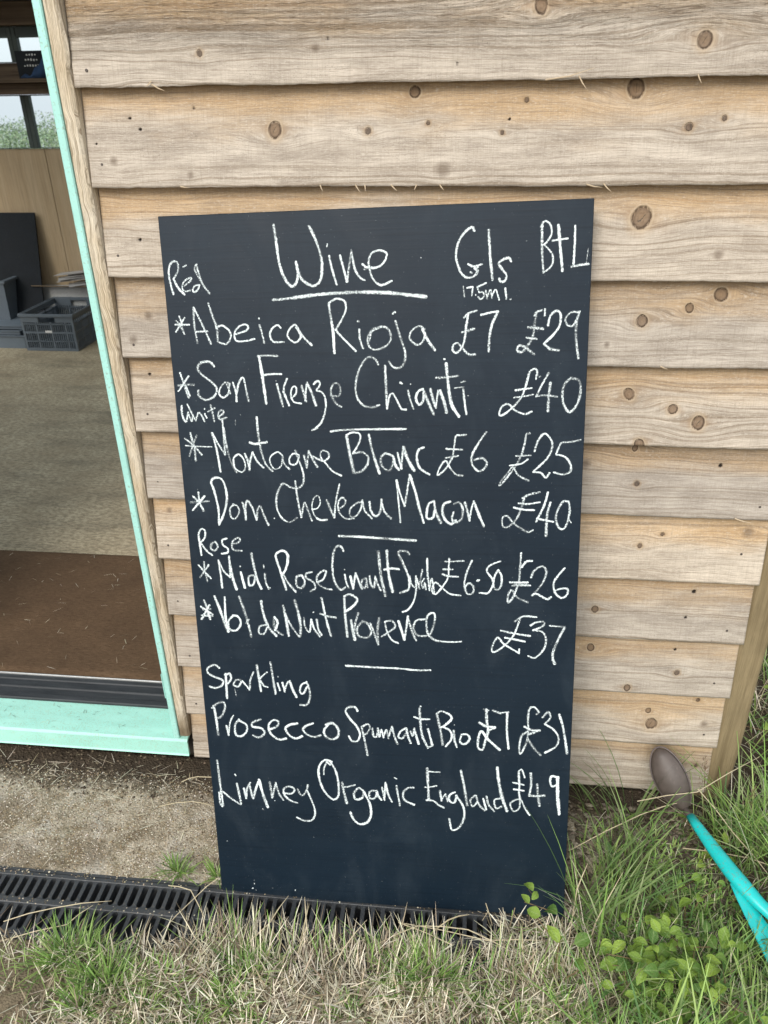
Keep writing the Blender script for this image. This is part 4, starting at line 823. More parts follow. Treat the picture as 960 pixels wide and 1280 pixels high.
crng = np.random.default_rng(5)
lift = 0
for name, data in CHALK:
    V = []; F = []; E_ = []; D_ = []
    for st in data.split(';'):
        a = [int(t)/1e4 for t in st.split()]; w0 = a[0]*1.12+.0001; P = np.array(a[1:]).reshape(-1, 2)
        # Catmull-Rom through the points, resampled every 0.9 mm
        if len(P) > 2:
            Q = np.vstack([2*P[0]-P[1], P, 2*P[-1]-P[-2]]); pts = []
            for i in range(1, len(Q)-2):
                t = np.linspace(0, 1, 12, endpoint=False)[:, None]
                pts.append(.5*((2*Q[i])+(-Q[i-1]+Q[i+1])*t+(2*Q[i-1]-5*Q[i]+4*Q[i+1]-Q[i+2])*t**2+(-Q[i-1]+3*Q[i]-3*Q[i+1]+Q[i+2])*t**3))
            pts = np.vstack(pts+[P[-1:]])
        else: pts = np.vstack([P[0]+(P[1]-P[0])*t for t in np.linspace(0, 1, 8)])
        seg = np.hypot(*np.diff(pts, axis=0).T); L = np.concatenate([[0], np.cumsum(seg)])
        if L[-1] < 1e-5: continue
        ex = w0*.25; n = max(4, int(L[-1]/.0011)); s_ = np.linspace(0, L[-1], n)
        C_ = np.stack([np.interp(s_, L, pts[:, 0]), np.interp(s_, L, pts[:, 1])], 1)
        T = np.gradient(C_, axis=0); T /= np.maximum(np.hypot(T[:, 0], T[:, 1]), 1e-9)[:, None]
        C_ = np.vstack([C_[0]-T[0]*ex, C_, C_[-1]+T[-1]*ex]); T = np.vstack([T[0], T, T[-1]]); n += 2
        N_ = np.stack([-T[:, 1], T[:, 0]], 1)
        prs = np.interp(np.linspace(0, 1, n), np.linspace(0, 1, max(3, n//9)), crng.uniform(.80, 1.12, max(3, n//9)))
        wl_ = w0*.50*prs+crng.normal(0, w0*.045, n); wr_ = w0*.50*prs+crng.normal(0, w0*.045, n)
        wl_[0] *= .55; wr_[0] *= .55; wl_[-1] *= .5; wr_[-1] *= .5
        dn = crng.uniform(-.015, .055); 
        if name == 'chalk_line' and w0 > .007: dn = -.035
        if w0 < .0022: dn = -.03
        dens = dn+np.interp(np.linspace(0, 1, n), np.linspace(0, 1, max(2, n//14)), crng.normal(0, .028, max(2, n//14)))
        b0 = len(V); lift = (lift+1) % 9; z = .00025+lift*.00003
        for i in range(n):
            l = C_[i]+N_[i]*wl_[i]; r_ = C_[i]-N_[i]*wr_[i]
            V += [(l[0], -l[1], z), (C_[i][0], -C_[i][1], z+.00012), (r_[0], -r_[1], z)]; E_ += [1, 0, 1]; D_ += [dens[i]]*3
            if i: q = b0+3*(i-1); F += [(q, q+1, q+4, q+3), (q+1, q+2, q+5, q+4)]
    o = mesh(name, V, F, M['chalk'], bb)
    for nm, ar in (('edge', E_), ('dens', D_)):
        at = o.data.attributes.new(nm, 'FLOAT', 'POINT'); at.data.foreach_set('value', np.array(ar, np.float32))

# ---------------------------------------------------------------- drain
dc = empty('drain_channel', (0, 0, 0), label='black plastic drain channel set in the ground under the gratings', cat='drain')
ch = MB(); ch.box(-.40, 1.02, DR0, DR0+.007, -.10, .001).box(-.40, 1.02, DR1-.007, DR1, -.10, .001).box(-.40, 1.02, DR0+.007, DR1-.007, -.104, -.098)
ch.build('channel', M['drain'], dc)
gy0, gy1, gym = DR0+.0085, DR1-.0085, (DR0+DR1)/2+.003
pitch = .0212
def bar_outline(y0, y1):
    # a bar between two round-ended slots
    hw = pitch/2; b_ = .0042; sl = hw-b_; P = []
    for k in range(5):
        a = math.pi/2*k/4; P.append((hw-sl*math.sin(a), y0+sl*(1-math.cos(a))))
    for k in range(5):
        a = math.pi/2*(1-k/4); P.append((hw-sl*math.sin(a), y1-sl*(1-math.cos(a))))
    return P+[(-x_, y_) for x_, y_ in P[::-1]]
GZ0, GZ1 = -.011, .0025
def mk_bar(y0, y1):
    return MB().prism([(a, b_) for a, b_ in bar_outline(y0, y1)], 2, GZ0, GZ1-.0012)
first = None
NB = 23; GL = NB*pitch+.020
for gi in range(2, 5):
    x0 = -1.415+gi*(GL+.004)
    if x0+GL > 1.03: NBk = int((1.015-x0-.02)/pitch)
    else: NBk = NB
    if NBk < 3: break
    gl = NBk*pitch+.020
    gr = empty('drain_grate', (x0, 0, 0), label=['slotted black drain grating outside the left edge', 'slotted black drain grating beyond the doorway side', 'slotted black drain grating at the left below the turquoise sill, with all its slots showing', 'slotted black drain grating running under the left half of the blackboard', 'slotted black drain grating under the right half of the blackboard, mostly buried in dry grass'][gi], cat='grating', group='drain gratings in a row')
    m_ = MB(); m_.box(0, gl, gy0, gy0+.010, GZ0, GZ1, .001).box(0, gl, gy1-.010, gy1, GZ0, GZ1, .001).box(.0, .0098, gy0+.010, gy1-.010, GZ0, GZ1-.0002, .001).box(gl-.0098, gl, gy0+.010, gy1-.010, GZ0, GZ1-.0002, .001)
    m_.build('grate_rim', M['drain'], gr)
    MB().box(.0100, gl-.0100, gym-.007, gym+.007, GZ0, GZ1+.0006, .0015).build('centre_rib', M['drain'], gr)
    if first is None:
        bA = mk_bar(gy0+.0102, gym-.0072).build('grate_bar', M['drain'], gr); bB = mk_bar(gym+.0072, gy1-.0102).build('grate_bar', M['drain'], gr); first = (bA, bB)
        bA.location = bB.location = (.010+pitch/2, 0, 0); s0 = 1
    else: s0 = 0
    for k in range(s0, NBk):
        for b_ in first: link_copy(b_, gr, (.010+pitch*(k+.5), 0, 0))

# ---------------------------------------------------------------- turquoise tool
tl = empty('plastic_tool', (1.182, -.11, .094), label='turquoise plastic handled tool with a brown oval paddle end lying in the long grass', cat='toy tool')
def T(mb): ox, oy, oz = 1.19, -.11, .08; mb.V = [(a-ox, b_-oy, c_-oz) for a, b_, c_ in mb.V]; return mb
tip = Vector((1.1281, -.035, .1965)); jt = Vector((1.1919, -.100, .078))
ax = (tip-jt); Lp = ax.length; ax.normalize()
cv = Vector((cam.location)); nrm = ((cv-(tip+jt)/2).normalized()+Vector((-.35, 0, .25))).normalized(); sd = ax.cross(nrm).normalized(); nrm = sd.cross(ax).normalized()
rings = []
NS = 22
for k in range(NS+1):
    t = k/NS; u = t*Lp*1.0
    wd = .0350*math.sqrt(max(0, 1-(2*t-1)**2))*(.93+.12*math.sin(math.pi*t))*(.86+.20*t)
    wd = max(wd, .0065 if t < .5 else .002)
    ct = jt+ax*u+nrm*(.010*math.sin(math.pi*t))
    rg = []
    for j in range(20):
        a = 2*math.pi*j/20; cx_, cz_ = math.cos(a), math.sin(a)
        th_ = .012*(wd/.038)**.5
        zz = cz_*th_*1.5 if cz_ > 0 else cz_*th_*.45
        # rolled rim round the edge
        rim_ = .0*max(0, abs(cx_)-.82)/.18
        rg.append(ct+sd*(cx_*wd)+nrm*(zz*(1-.12*math.cos(a*2))+rim_))
    rings.append(rg)
T(MB().loft(rings)).build('paddle', M['brown_rubber'], tl, True)
rimp = []
for k in range(41):
    a = -math.pi*.86+2*math.pi*.86*k/40; t = .5-.5*math.cos(math.pi-a) if False else .5+.5*math.cos(a); wd = .0350*math.sqrt(max(0, 1-(2*t-1)**2))*(.93+.12*math.sin(math.pi*t))*(.86+.20*t)
    rimp.append(jt+ax*(t*Lp*1.012)+sd*(math.copysign(wd+.0012, math.sin(a)))-nrm*.0005+nrm*(.010*math.sin(math.pi*t)))
T(MB().tube(rimp, .0017, 6)).build('rim', M['rubber_rim'], tl, True)
s0 = Vector((1.176, -.1458, .125)); 
# ferrule and shaft run from the paddle joint down into the grass on the right
path = [(jt+ax*.012, .0062), (Vector((1.1925, -.118, .0865)), .0066), (Vector((1.1965, -.128, .088)), .0068)]
T(MB().tube([p for p, r_ in path], [r_ for p, r_ in path], 12)).build('ferrule', M['brown_rubber'], tl, True)
sp = [(Vector((1.1960, -.126, .088)), .0102), (Vector((1.205, -.156, .090)), .0118), (Vector((1.224, -.210, .090)), .0150), (Vector((1.246, -.262, .088)), .0172), (Vector((1.262, -.292, .086)), .0172), (Vector((1.285, -.322, .078)), .014), (Vector((1.330, -.365, .062)), .012), (Vector((1.38, -.41, .05)), .011)]
def spine(Ps, wf, hf, n=14):
    rings = []
    for i, (p, r_) in enumerate(Ps):
        t = (Ps[min(i+1, len(Ps)-1)][0]-Ps[max(i-1, 0)][0]).normalized()
        a = t.cross(Vector((0, 0, 1))).normalized(); b_ = a.cross(t).normalized()
        rings.append([p+a*math.cos(2*math.pi*j/n)*r_*wf+b_*math.sin(2*math.pi*j/n)*r_*hf for j in range(n)])
    return rings
T(MB().loft(spine(sp, 1.0, .8))).build('shaft', M['tool_teal'], tl, True)
# flat blade that spreads out beside the shaft
bl = MB(); rings = []
for k in range(9):
    t = k/8; c0 = Vector((1.246, -.280, .080)).lerp(Vector((1.340, -.475, .018)), t); wv = .010+.036*t**.9
    a = Vector((.82, .50, .12)).normalized(); nn = Vector((-.2, -.25, .94)).normalized()
    rings.append([c0-a*wv+nn*(.004+.010*t), c0-a*wv*.93+nn*(.006+.011*t), c0+nn*.0035, c0+a*wv*.5+nn*.005, c0+a*wv*.5+nn*.001, c0-nn*.0005, c0-a*wv*.9+nn*.003])
T(bl.loft(rings)).build('scoop_blade', M['tool_teal'], tl, True)

# ---------------------------------------------------------------- grass
def blades(name, mat, root, length, width, az, lean, curl, cols, seg=3):
    """ribbon blades: arrays of n; lean = angle from vertical at the root, curl = extra bend to the tip"""
    n = len(length); k = seg+1
    t = np.linspace(0, 1, k)
    dirx = np.cos(az); diry = np.sin(az)
    pos = np.zeros((n, k, 3)); pos[:, 0] = root
    for j in range(1, k):
        ang = lean+curl*((t[j]+t[j-1])/2); ds = length/seg
        pos[:, j, 0] = pos[:, j-1, 0]+np.sin(ang)*dirx*ds; pos[:, j, 1] = pos[:, j-1, 1]+np.sin(ang)*diry*ds; pos[:, j, 2] = pos[:, j-1, 2]+np.cos(ang)*ds
    gz = ground_h(pos[:, :, 0].ravel(), np.where(pos[:, :, 1].ravel() > DR0-.01, DR0-.03, pos[:, :, 1].ravel())).reshape(n, k) if False else None
    tw = rng.uniform(-1, 1, n)
    sx = -diry+tw*.5*dirx; sy = dirx+tw*.5*diry; l_ = np.hypot(sx, sy); sx /= l_; sy /= l_
    wv = width[:, None]*np.array([.7, 1, .75, .12] if seg == 3 else np.interp(t, [0, .3, .7, 1], [.7, 1, .75, .12]))[None, :]*.5
    A = pos.copy(); B = pos.copy()
    A[:, :, 0] -= sx[:, None]*wv; A[:, :, 1] -= sy[:, None]*wv; B[:, :, 0] += sx[:, None]*wv; B[:, :, 1] += sy[:, None]*wv
    V = np.stack([A, B], 2).reshape(-1, 3)
    q = (np.arange(n)[:, None]*(2*k)+2*np.arange(seg)[None, :]).ravel()
    F = np.stack([q, q+1, q+3, q+2], 1)
    me = bpy.data.meshes.new(name)
    me.vertices.add(len(V)); me.vertices.foreach_set('co', V.astype(np.float32).ravel())
    me.loops.add(len(F)*4); me.loops.foreach_set('vertex_index', F.astype(np.int32).ravel())
    me.polygons.add(len(F)); me.polygons.foreach_set('loop_start', (np.arange(len(F))*4).astype(np.int32))
    me.update(calc_edges=True)
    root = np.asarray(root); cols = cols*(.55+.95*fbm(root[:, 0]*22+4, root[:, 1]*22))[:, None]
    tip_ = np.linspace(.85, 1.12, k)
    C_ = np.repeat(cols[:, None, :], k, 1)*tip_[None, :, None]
    C_ = np.repeat(C_, 2, 1).reshape(-1, 3); C4 = np.concatenate([C_, np.ones((len(C_), 1))], 1)
    a = me.attributes.new('col', 'FLOAT_COLOR', 'POINT'); a.data.foreach_set('color', C4.astype(np.float32).ravel())
    me.materials.append(mat); o = bpy.data.objects.new(name, me); COL.objects.link(o)
    return o

def pal(n, cs, jit=.15, w=None):
    cs = np.array(cs); i = rng.choice(len(cs), n, p=w); c = cs[i]*rng.uniform(1-jit, 1+jit, (n, 1)); return c*rng.uniform(.95, 1.05, (n, 3))
DRY = [(.62, .56, .41), (.78, .73, .58), (.40, .34, .23), (.19, .15, .10), (.68, .62, .48)]
GRN = [(.19, .33, .08), (.27, .43, .11), (.13, .25, .075), (.34, .48, .14), (.38, .45, .21)]

def scatter(n, x0, x1, y0, y1, dens):
    out = np.zeros((0, 2))
    while len(out) < n:
        p = np.stack([rng.uniform(x0, x1, n*2), rng.uniform(y0, y1, n*2)], 1)
        p = p[rng.random(len(p)) < dens(p[:, 0], p[:, 1])]; out = np.vstack([out, p])
    return out[:n]
def rootz(p, z=0): return np.concatenate([p, (ground_h(p[:, 0], np.where((p[:, 1] > DR0-.004) & (p[:, 1] < DR1), DR0-.006, p[:, 1]))+z)[:, None]], 1)

parts_dry = []
# thatch of dead grass in front of the drain
def d_thatch(x, y):
    e = DR0+.004+(fbm(x*14, x*0+2)-.45)*.05
    bare = np.clip(smoothstep(-.02, -.14, x)*smoothstep(-.50, -.56, y)+.8*smoothstep(-.12, -.2, x), 0, 1)
    return np.clip((y < e)*(.12+1.5*fbm(x*9, y*9)**1.8)*(1-.90*bare), 0, 1)
n = 30000; p = scatter(n, -.55, 1.75, -1.05, -.43, d_thatch)
blades('dry_grass', M['dry_grass'], rootz(p, rng.uniform(-.002, .018, n)), rng.uniform(.015, .060, n), rng.uniform(.0012, .0030, n), rng.uniform(0, 6.283, n), rng.uniform(.8, 1.6, n), rng.uniform(-.2, .5, n), pal(n, DRY, .3, [.22, .18, .24, .22, .14]))
g_ = bpy.data.objects['dry_grass']; tag(g_, 'flattened straw coloured dead grass in front of the drain', 'dry grass', kind='stuff')
# upright dead stalks at the drain edge
n = 2000; p = scatter(n, -.22, 1.05, -.53, -.43, lambda x, y: np.clip(.10+1.2*fbm(x*16, y*5+8)**2, 0, 1)*np.where(x < .12, np.where(y > -.495, 0, .35), .55+.6*smoothstep(.2, .9, x)))
edge_stalks = blades('dry_stalks', M['dry_grass'], rootz(p), rng.uniform(.02, .055, n)*rng.choice([1, 1, 1, 1.7], n), rng.uniform(.001, .0026, n), rng.uniform(-.6, 3.7, n), rng.uniform(.0, 1.1, n), rng.uniform(-.1, .9, n), pal(n, DRY, .25))
tag(edge_stalks, 'upright dead grass stalks along the front lip of the drain', 'dry grass', kind='stuff')
n = 1500; p = scatter(n, .70, 1.08, -.50, -.35, lambda x, y: np.clip(smoothstep(.70, .86, x)*(.2+fbm(x*20, y*20)), 0, 1))
cov = blades('grass_over_drain', M['dry_grass'], rootz(p, .003), rng.uniform(.02, .09, n), rng.uniform(.0012, .003, n), rng.uniform(0, 6.28, n), rng.uniform(.6, 1.4, n), rng.uniform(-.2, .6, n), pal(n, DRY+[(.25, .38, .1)], .25))
tag(cov, 'matted dry grass lying over the right end of the drain grating', 'dry grass', kind='stuff')
n = 620; p = scatter(n, .14, .92, -.495, -.435, lambda x, y: np.clip(1.5*fbm(x*13+3, y*6)**2, 0, 1))
ft = blades('stalks_at_board_foot', M['dry_grass'], rootz(p), rng.uniform(.035, .105, n), rng.uniform(.0012, .003, n), rng.normal(1.57, .75, n), rng.uniform(.1, 1.0, n), rng.uniform(-.1, .8, n), pal(n, DRY+[(.22, .36, .1), (.28, .42, .12)], .25), 4)
tag(ft, 'mixed dry and green stalks leaning over the drain against the foot of the blackboard', 'grass', kind='stuff')
n = 34; p = scatter(n, -.55, -.07, .0, .08, lambda x, y: x*0+1); rt = np.concatenate([p, (.1085+.07*p[:, 1:2])], 1)
lit3 = blades('debris_on_sill', M['dry_grass'], rt, rng.uniform(.003, .016, n), rng.uniform(.0005, .0012, n), rng.uniform(0, 6.28, n), np.full(n, 1.5), rng.uniform(-.02, .05, n), pal(n, [(.05, .04, .03), (.3, .25, .15), (.12, .09, .05)], .2))
tag(lit3, 'tiny twigs and straw bits on the turquoise sill', 'debris', kind='stuff')
# straw litter on the concrete, mat and sill
n = 240; p = scatter(n, -.55, .25, -.31, .0, lambda x, y: np.clip(.15+.85*smoothstep(-.14, -.02, y), 0, 1))
lit = blades('straw_litter', M['dry_grass'], rootz(p, .003), rng.uniform(.012, .07, n)*rng.uniform(.4, 1, n), rng.uniform(.0007, .0018, n), rng.uniform(0, 6.28, n), rng.uniform(1.45, 1.57, n), rng.uniform(-.03, .06, n), pal(n, DRY, .2))
tag(lit, 'scattered bits of straw on the concrete strip below the sill', 'straw', kind='stuff')
n = 120; p = scatter(n, -.9, -.06, .2, .79, lambda x, y: x*0+1); rt = np.concatenate([p, np.full((n, 1), .1335)], 1)
lit2 = blades('straw_on_mat', M['dry_grass'], rt, rng.uniform(.006, .035, n), rng.uniform(.0006, .0014, n), rng.uniform(0, 6.28, n), np.full(n, 1.54), rng.uniform(-.02, .06, n), pal(n, DRY, .2))
tag(lit2, 'short bits of straw trodden into the coir doormat', 'straw', kind='stuff')
# a few long bent straws
ls = MB()
for P_ in [[(-.02, -.055, .008), (.02, -.045, .02), (.10, -.05, .022), (.16, -.075, .006)], [(-.05, -.13, .004), (.03, -.115, .012), (.09, -.12, .004)], [(.67, -.44, .05), (.56, -.40, .045), (.74, -.415, .036), (.86, -.40, .03)], [(.52, -.44, .03), (.60, -.41, .055), (.70, -.405, .05), (.80, -.43, .02)], [(.62, -.41, .02), (.66, -.405, .075), (.70, -.42, .12)], [(.05, -.34, .01), (.11, -.36, .03), (.16, -.42, .03)], [(.16, -.325, .03), (.12, -.37, .02), (.07, -.45, .01)], [(1.07, -.12, .13), (1.2, -.10, .15), (1.36, .0, .17)], [(.92, -.20, .05), (1.08, -.13, .10), (1.18, -.1, .12)], [(1.20, -.1, .16), (1.27, -.16, .10), (1.35, -.24, .04)], [(1.17, -.17, .05), (1.30, -.19, .06), (1.42, -.22, .04)], [(.93, -.42, .0), (.945, -.40, .10), (.99, -.36, .20)], [(.90, -.40, .02), (.91, -.36, .14), (.93, -.33, .18)], [(1.13, -.5, .06), (1.24, -.55, .07), (1.36, -.6, .05)], [(-.26, -.46, .02), (-.16, -.43, .035), (-.05, -.40, .03)], [(-.24, -.50, .02), (-.12, -.46, .03), (-.08, -.42, .04)], [(.44, -.50, .02), (.46, -.48, .07), (.50, -.43, .09)], [(.36, -.48, .01), (.38, -.44, .06), (.37, -.40, .10)], [(.24, -.48, .01), (.30, -.43, .05), (.33, -.38, .07)]]:
    P_ = [Vector(q) for q in P_]; pts = []
    for i in range(len(P_)-1):
        a, b_ = P_[i], P_[i+1]
        for t in (0, .5): pts.append(a.lerp(b_, t)+Vector((0, 0, .004*math.sin(t*3.1))))
    pts.append(P_[-1]); ls.tube(pts, [.0012]*(len(pts)-1)+[.0004], 4)
straw_m = paint('long_straw', (.48, .41, .27), .7, .1)
tag(ls.build('long_straw', straw_m), 'long bent dry straws lying over the drain and through the grass', 'straw', kind='stuff')

# green tufts in the thatch
TUFT = [(-.10, -.505, 1.3), (-.06, -.515, 1.3), (-.11, -.53, 1.0), (.056, -.300, .8), (.0, -.545, 1.2), (.02, -.575, 1.2), (-.03, -.56, .9), (.12, -.55, .8), (.075, -.53, .6), (.26, -.50, 1.0), (.28, -.515, .9), (.30, -.49, .8), (.661, -.485, 1.2), (.635, -.490, 1.4), (.60, -.49, 1.3), (.575, -.50, 1.0), (.484, -.57, .7), (.787, -.50, .8), (.24, -.555, .8), (.27, -.58, .8), (.149, -.300, .7), (.885, -.47, .9), (.096, -.602, .9), (-.02, -.61, .9), (.726, -.526, .7), (.42, -.50, .5), (.70, -.60, .7), (.2, -.61, .7), (.30, -.61, .6), (.80, -.56, .8), (.88, -.53, 1.0), (.92, -.56, 1.0)]
A_ = []
for (tx, ty, s_) in TUFT:
    n = int(85*s_); r_ = np.abs(rng.normal(0, .022*s_, n)); a = rng.uniform(0, 6.283, n)
    p = np.stack([tx+r_*np.cos(a), ty+r_*np.sin(a)*.6], 1); A_.append(np.concatenate([p, a[:, None], np.full((n, 1), s_)], 1))
A_ = np.vstack(A_); n = len(A_)
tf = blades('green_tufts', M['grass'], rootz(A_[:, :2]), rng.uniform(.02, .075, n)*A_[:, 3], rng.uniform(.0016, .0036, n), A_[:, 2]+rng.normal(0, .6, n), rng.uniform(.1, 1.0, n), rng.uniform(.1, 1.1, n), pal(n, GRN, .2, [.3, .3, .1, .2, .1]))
tag(tf, 'small green tufts of grass growing through the dead grass', 'grass', kind='stuff')
n = 5200; p = scatter(n, -.5, 1.6, -1.0, DR0-.012, lambda x, y: np.clip(.05+2.6*fbm(x*8+2, y*8+5)**4+.05*smoothstep(.35, .1, x), 0, 1)*(1-.8*smoothstep(.0, -.12, x)*smoothstep(-.55, -.60, y)))
tf2 = blades('thin_green_grass', M['grass'], rootz(p), rng.uniform(.02, .06, n), rng.uniform(.0010, .0022, n), rng.uniform(0, 6.28, n), rng.uniform(.3, 1.2, n), rng.uniform(.0, .8, n), pal(n, GRN, .2))
tag(tf2, 'thin green grass scattered through the dead grass', 'grass', kind='stuff')

# long grass right of the board
def d_long(x, y):
    a = smoothstep(.90, 1.02, x)*smoothstep(-.02, -.10, y)*smoothstep(-1.1, -.5, y)
    bare = np.exp(-((x-.98)/.10)**2-((y+.10)/.13)**2)
    return np.clip(a*(.25+1.2*fbm(x*8+1, y*8)**1.3)*(1-.9*bare), 0, 1)
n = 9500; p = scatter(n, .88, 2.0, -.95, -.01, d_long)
def tool_clear(q, L):
    # grass trodden down on the near side of the tool that lies in it
    A = np.array((1.17, -.09)); B = np.array((1.36, -.40)); d = B-A; t = np.clip(((q-A)@d)/(d@d), -.35, 1.0)
    c = A+t[:, None]*d; off = np.hypot(*(q-c).T); near_side = ((q-c)@np.array((-.74, -.67)))
    lim = np.where((near_side > -.05) & (off < .28), .022+.26*np.clip(off-.03, 0, 1)+.05*(t > .75), 9)
    clump = np.exp(-((q[:, 0]-1.07)/.13)**2-((q[:, 1]+.50)/.13)**2)
    lim = np.minimum(lim, .33-.27*clump)
    return np.minimum(L, lim)
L_ = tool_clear(p, rng.gamma(5, .030, n).clip(.05, .32)*np.where(p[:, 1] > -.1, .75, 1))
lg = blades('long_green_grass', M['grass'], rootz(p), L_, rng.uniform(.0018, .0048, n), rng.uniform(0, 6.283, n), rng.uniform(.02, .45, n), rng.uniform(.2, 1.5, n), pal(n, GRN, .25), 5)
tag(lg, 'long green grass growing to the right of the blackboard', 'grass', kind='stuff')
n = 2600; p = scatter(n, .88, 2.0, -.95, -.01, d_long)
lg2 = blades('long_dry_grass', M['dry_grass'], rootz(p), tool_clear(p, rng.uniform(.05, .24, n)), rng.uniform(.001, .0022, n), rng.uniform(0, 6.283, n), rng.uniform(.1, 1.3, n), rng.uniform(.0, .9, n), pal(n, DRY, .3), 4)
tag(lg2, 'dry stems mixed into the long grass beside the blackboard', 'dry grass', kind='stuff')
# selected tall blades by the board's right edge and around the tool
TB = [(.925, -.33, .32, .12), (.93, -.345, .22, .4), (1.0, -.25, .30, -.3), (1.01, -.24, .24, .25), (1.05, -.22, .33, -.15), (1.04, -.24, .22, .2), (1.02, -.06, .20, -.5), (1.06, -.05, .26, -.35), (1.09, -.07, .27, .3), (.98, -.04, .13, -.4), (1.13, -.33, .2, -.4), (1.0, -.33, .25, .5), (1.05, -.33, .23, .2)]
A_ = []
for (tx, ty, ln, le) in TB:
    for k in range(7): A_.append((tx+random.gauss(0, .008), ty+random.gauss(0, .008), ln*random.uniform(.6, 1.05), le+random.gauss(0, .22)))
A_ = np.array(A_); n = len(A_)
tb = blades('tall_grass_blades', M['grass'], rootz(A_[:, :2]), A_[:, 2], rng.uniform(.003, .0055, n), np.where(A_[:, 3] > 0, rng.normal(0, .35, n), math.pi+rng.normal(0, .35, n)), np.abs(A_[:, 3])*.6, rng.uniform(.1, .8, n), pal(n, [(.24, .36, .12), (.18, .30, .10), (.30, .40, .17)], .15), 6)
tag(tb, 'tall broad grass blades rising against the right side of the shed wall', 'grass', kind='stuff')
# grass beyond the corner of the shed
n = 9000; p = scatter(n, 1.36, 3.2, -.05, 3.2, lambda x, y: np.clip(smoothstep(1.37, 1.50, x)*(.15+1.3*fbm(x*5, y*5+3)**1.5), 0, 1))
bk = blades('rough_grass_behind', M['grass'], rootz(p), rng.uniform(.04, .22, n), rng.uniform(.002, .005, n), rng.uniform(0, 6.283, n), rng.uniform(.1, .9, n), rng.uniform(.2, 1.3, n), pal(n, GRN, .25), 4)
tag(bk, 'rough green grass beyond the corner post of the shed', 'grass', kind='stuff')
n = 6500; p = scatter(n, 1.36, 3.2, -.3, 3.2, lambda x, y: np.clip(smoothstep(1.36, 1.42, x)*(.2+1.1*fbm(x*6+9, y*6+3)**1.3), 0, 1))
bk2 = blades('dry_grass_behind', M['dry_grass'], rootz(p), rng.uniform(.04, .20, n), rng.uniform(.001, .003, n), rng.uniform(0, 6.283, n), rng.uniform(.4, 1.5, n), rng.uniform(.0, .8, n), pal(n, DRY, .3), 4)
tag(bk2, 'tangled straw coloured grass beyond the corner post', 'dry grass', kind='stuff')

# pebbles and crumbs of soil
def crumbs(name, n, x0, x1, y0, y1, smin, smax, cols, dens, label):
    p = rootz(scatter(n, x0, x1, y0, y1, dens)); p[:, 2] = np.where((p[:, 1] > DR0) & (p[:, 1] < DR1), .003, p[:, 2]); ico = np.array([(0, 0, 1), (.9, 0, .2), (.28, .85, .1), (-.72, .52, .3), (-.7, -.5, -.1), (.3, -.85, .25), (0, 0, -.7)])
    fc = np.array([(0, 1, 2), (0, 2, 3), (0, 3, 4), (0, 4, 5), (0, 5, 1), (6, 2, 1), (6, 3, 2), (6, 4, 3), (6, 5, 4), (6, 1, 5)])
    s_ = rng.uniform(smin, smax, n)**1.0; V = ico[None]*s_[:, None, None]*rng.uniform(.6, 1.3, (n, 7, 1)); a = rng.uniform(0, 6.28, n)
    vx = V[:, :, 0]*np.cos(a)[:, None]-V[:, :, 1]*np.sin(a)[:, None]; vy = V[:, :, 0]*np.sin(a)[:, None]+V[:, :, 1]*np.cos(a)[:, None]
    V = np.stack([vx, vy, V[:, :, 2]*.7], 2)+p[:, None, :]; F = (fc[None]+7*np.arange(n)[:, None, None]).reshape(-1, 3)
    o = mesh(name, V.reshape(-1, 3).tolist(), F.tolist(), M['distant_leaves'])
    c = np.repeat(pal(n, cols, .2), 7, 0); at = o.data.attributes.new('col', 'FLOAT_COLOR', 'POINT'); at.data.foreach_set('color', np.concatenate([c, np.ones((len(c), 1))], 1).astype(np.float32).ravel())
    tag(o, label, 'gravel', kind='stuff')
crumbs('aggregate', 16000, -.6, .95, -.32, -.03, .0007, .0026, [(.42, .37, .28), (.24, .19, .13), (.58, .54, .45), (.12, .09, .06), (.34, .26, .16)], lambda x, y: np.clip(.2+.9*fbm(x*20, y*20), 0, 1)*np.where(x > .3, .4, 1), 'fine loose grit on the concrete strip in front of the sill')
crumbs('grit_on_drain', 700, -.38, 1.0, DR0, DR1, .0008, .0028, [(.35, .29, .2), (.15, .12, .08), (.5, .45, .35)], lambda x, y: np.where((y < DR0+.017) | (y > DR1-.017) | (abs(y-gym) < .006), 1.0, 0.0), 'grit lying on the rims of the drain gratings')
crumbs('soil_crumbs', 2600, -.6, 1.25, -.11, .05, .0012, .005, [(.06, .045, .03), (.10, .08, .055), (.16, .13, .09), (.04, .03, .02)], lambda x, y: np.clip(.2+1.1*fbm(x*20, y*20), 0, 1), 'crumbs of dark soil along the foot of the shed wall')
crumbs('soil_clods', 1400, .90, 1.25, -.3, -.02, .002, .010, [(.13, .11, .08), (.20, .17, .13), (.08, .065, .045)], lambda x, y: np.clip(.1+1.1*fbm(x*12, y*12), 0, 1), 'grey clods of earth at the wall foot right of the blackboard')
crumbs('bare_soil_grit', 2600, -.6, .15, -.9, -.49, .0008, .004, [(.17, .13, .09), (.26, .21, .15), (.10, .075, .05)], lambda x, y: smoothstep(.12, -.1, x), 'gritty bare soil in front of the drain at the left')

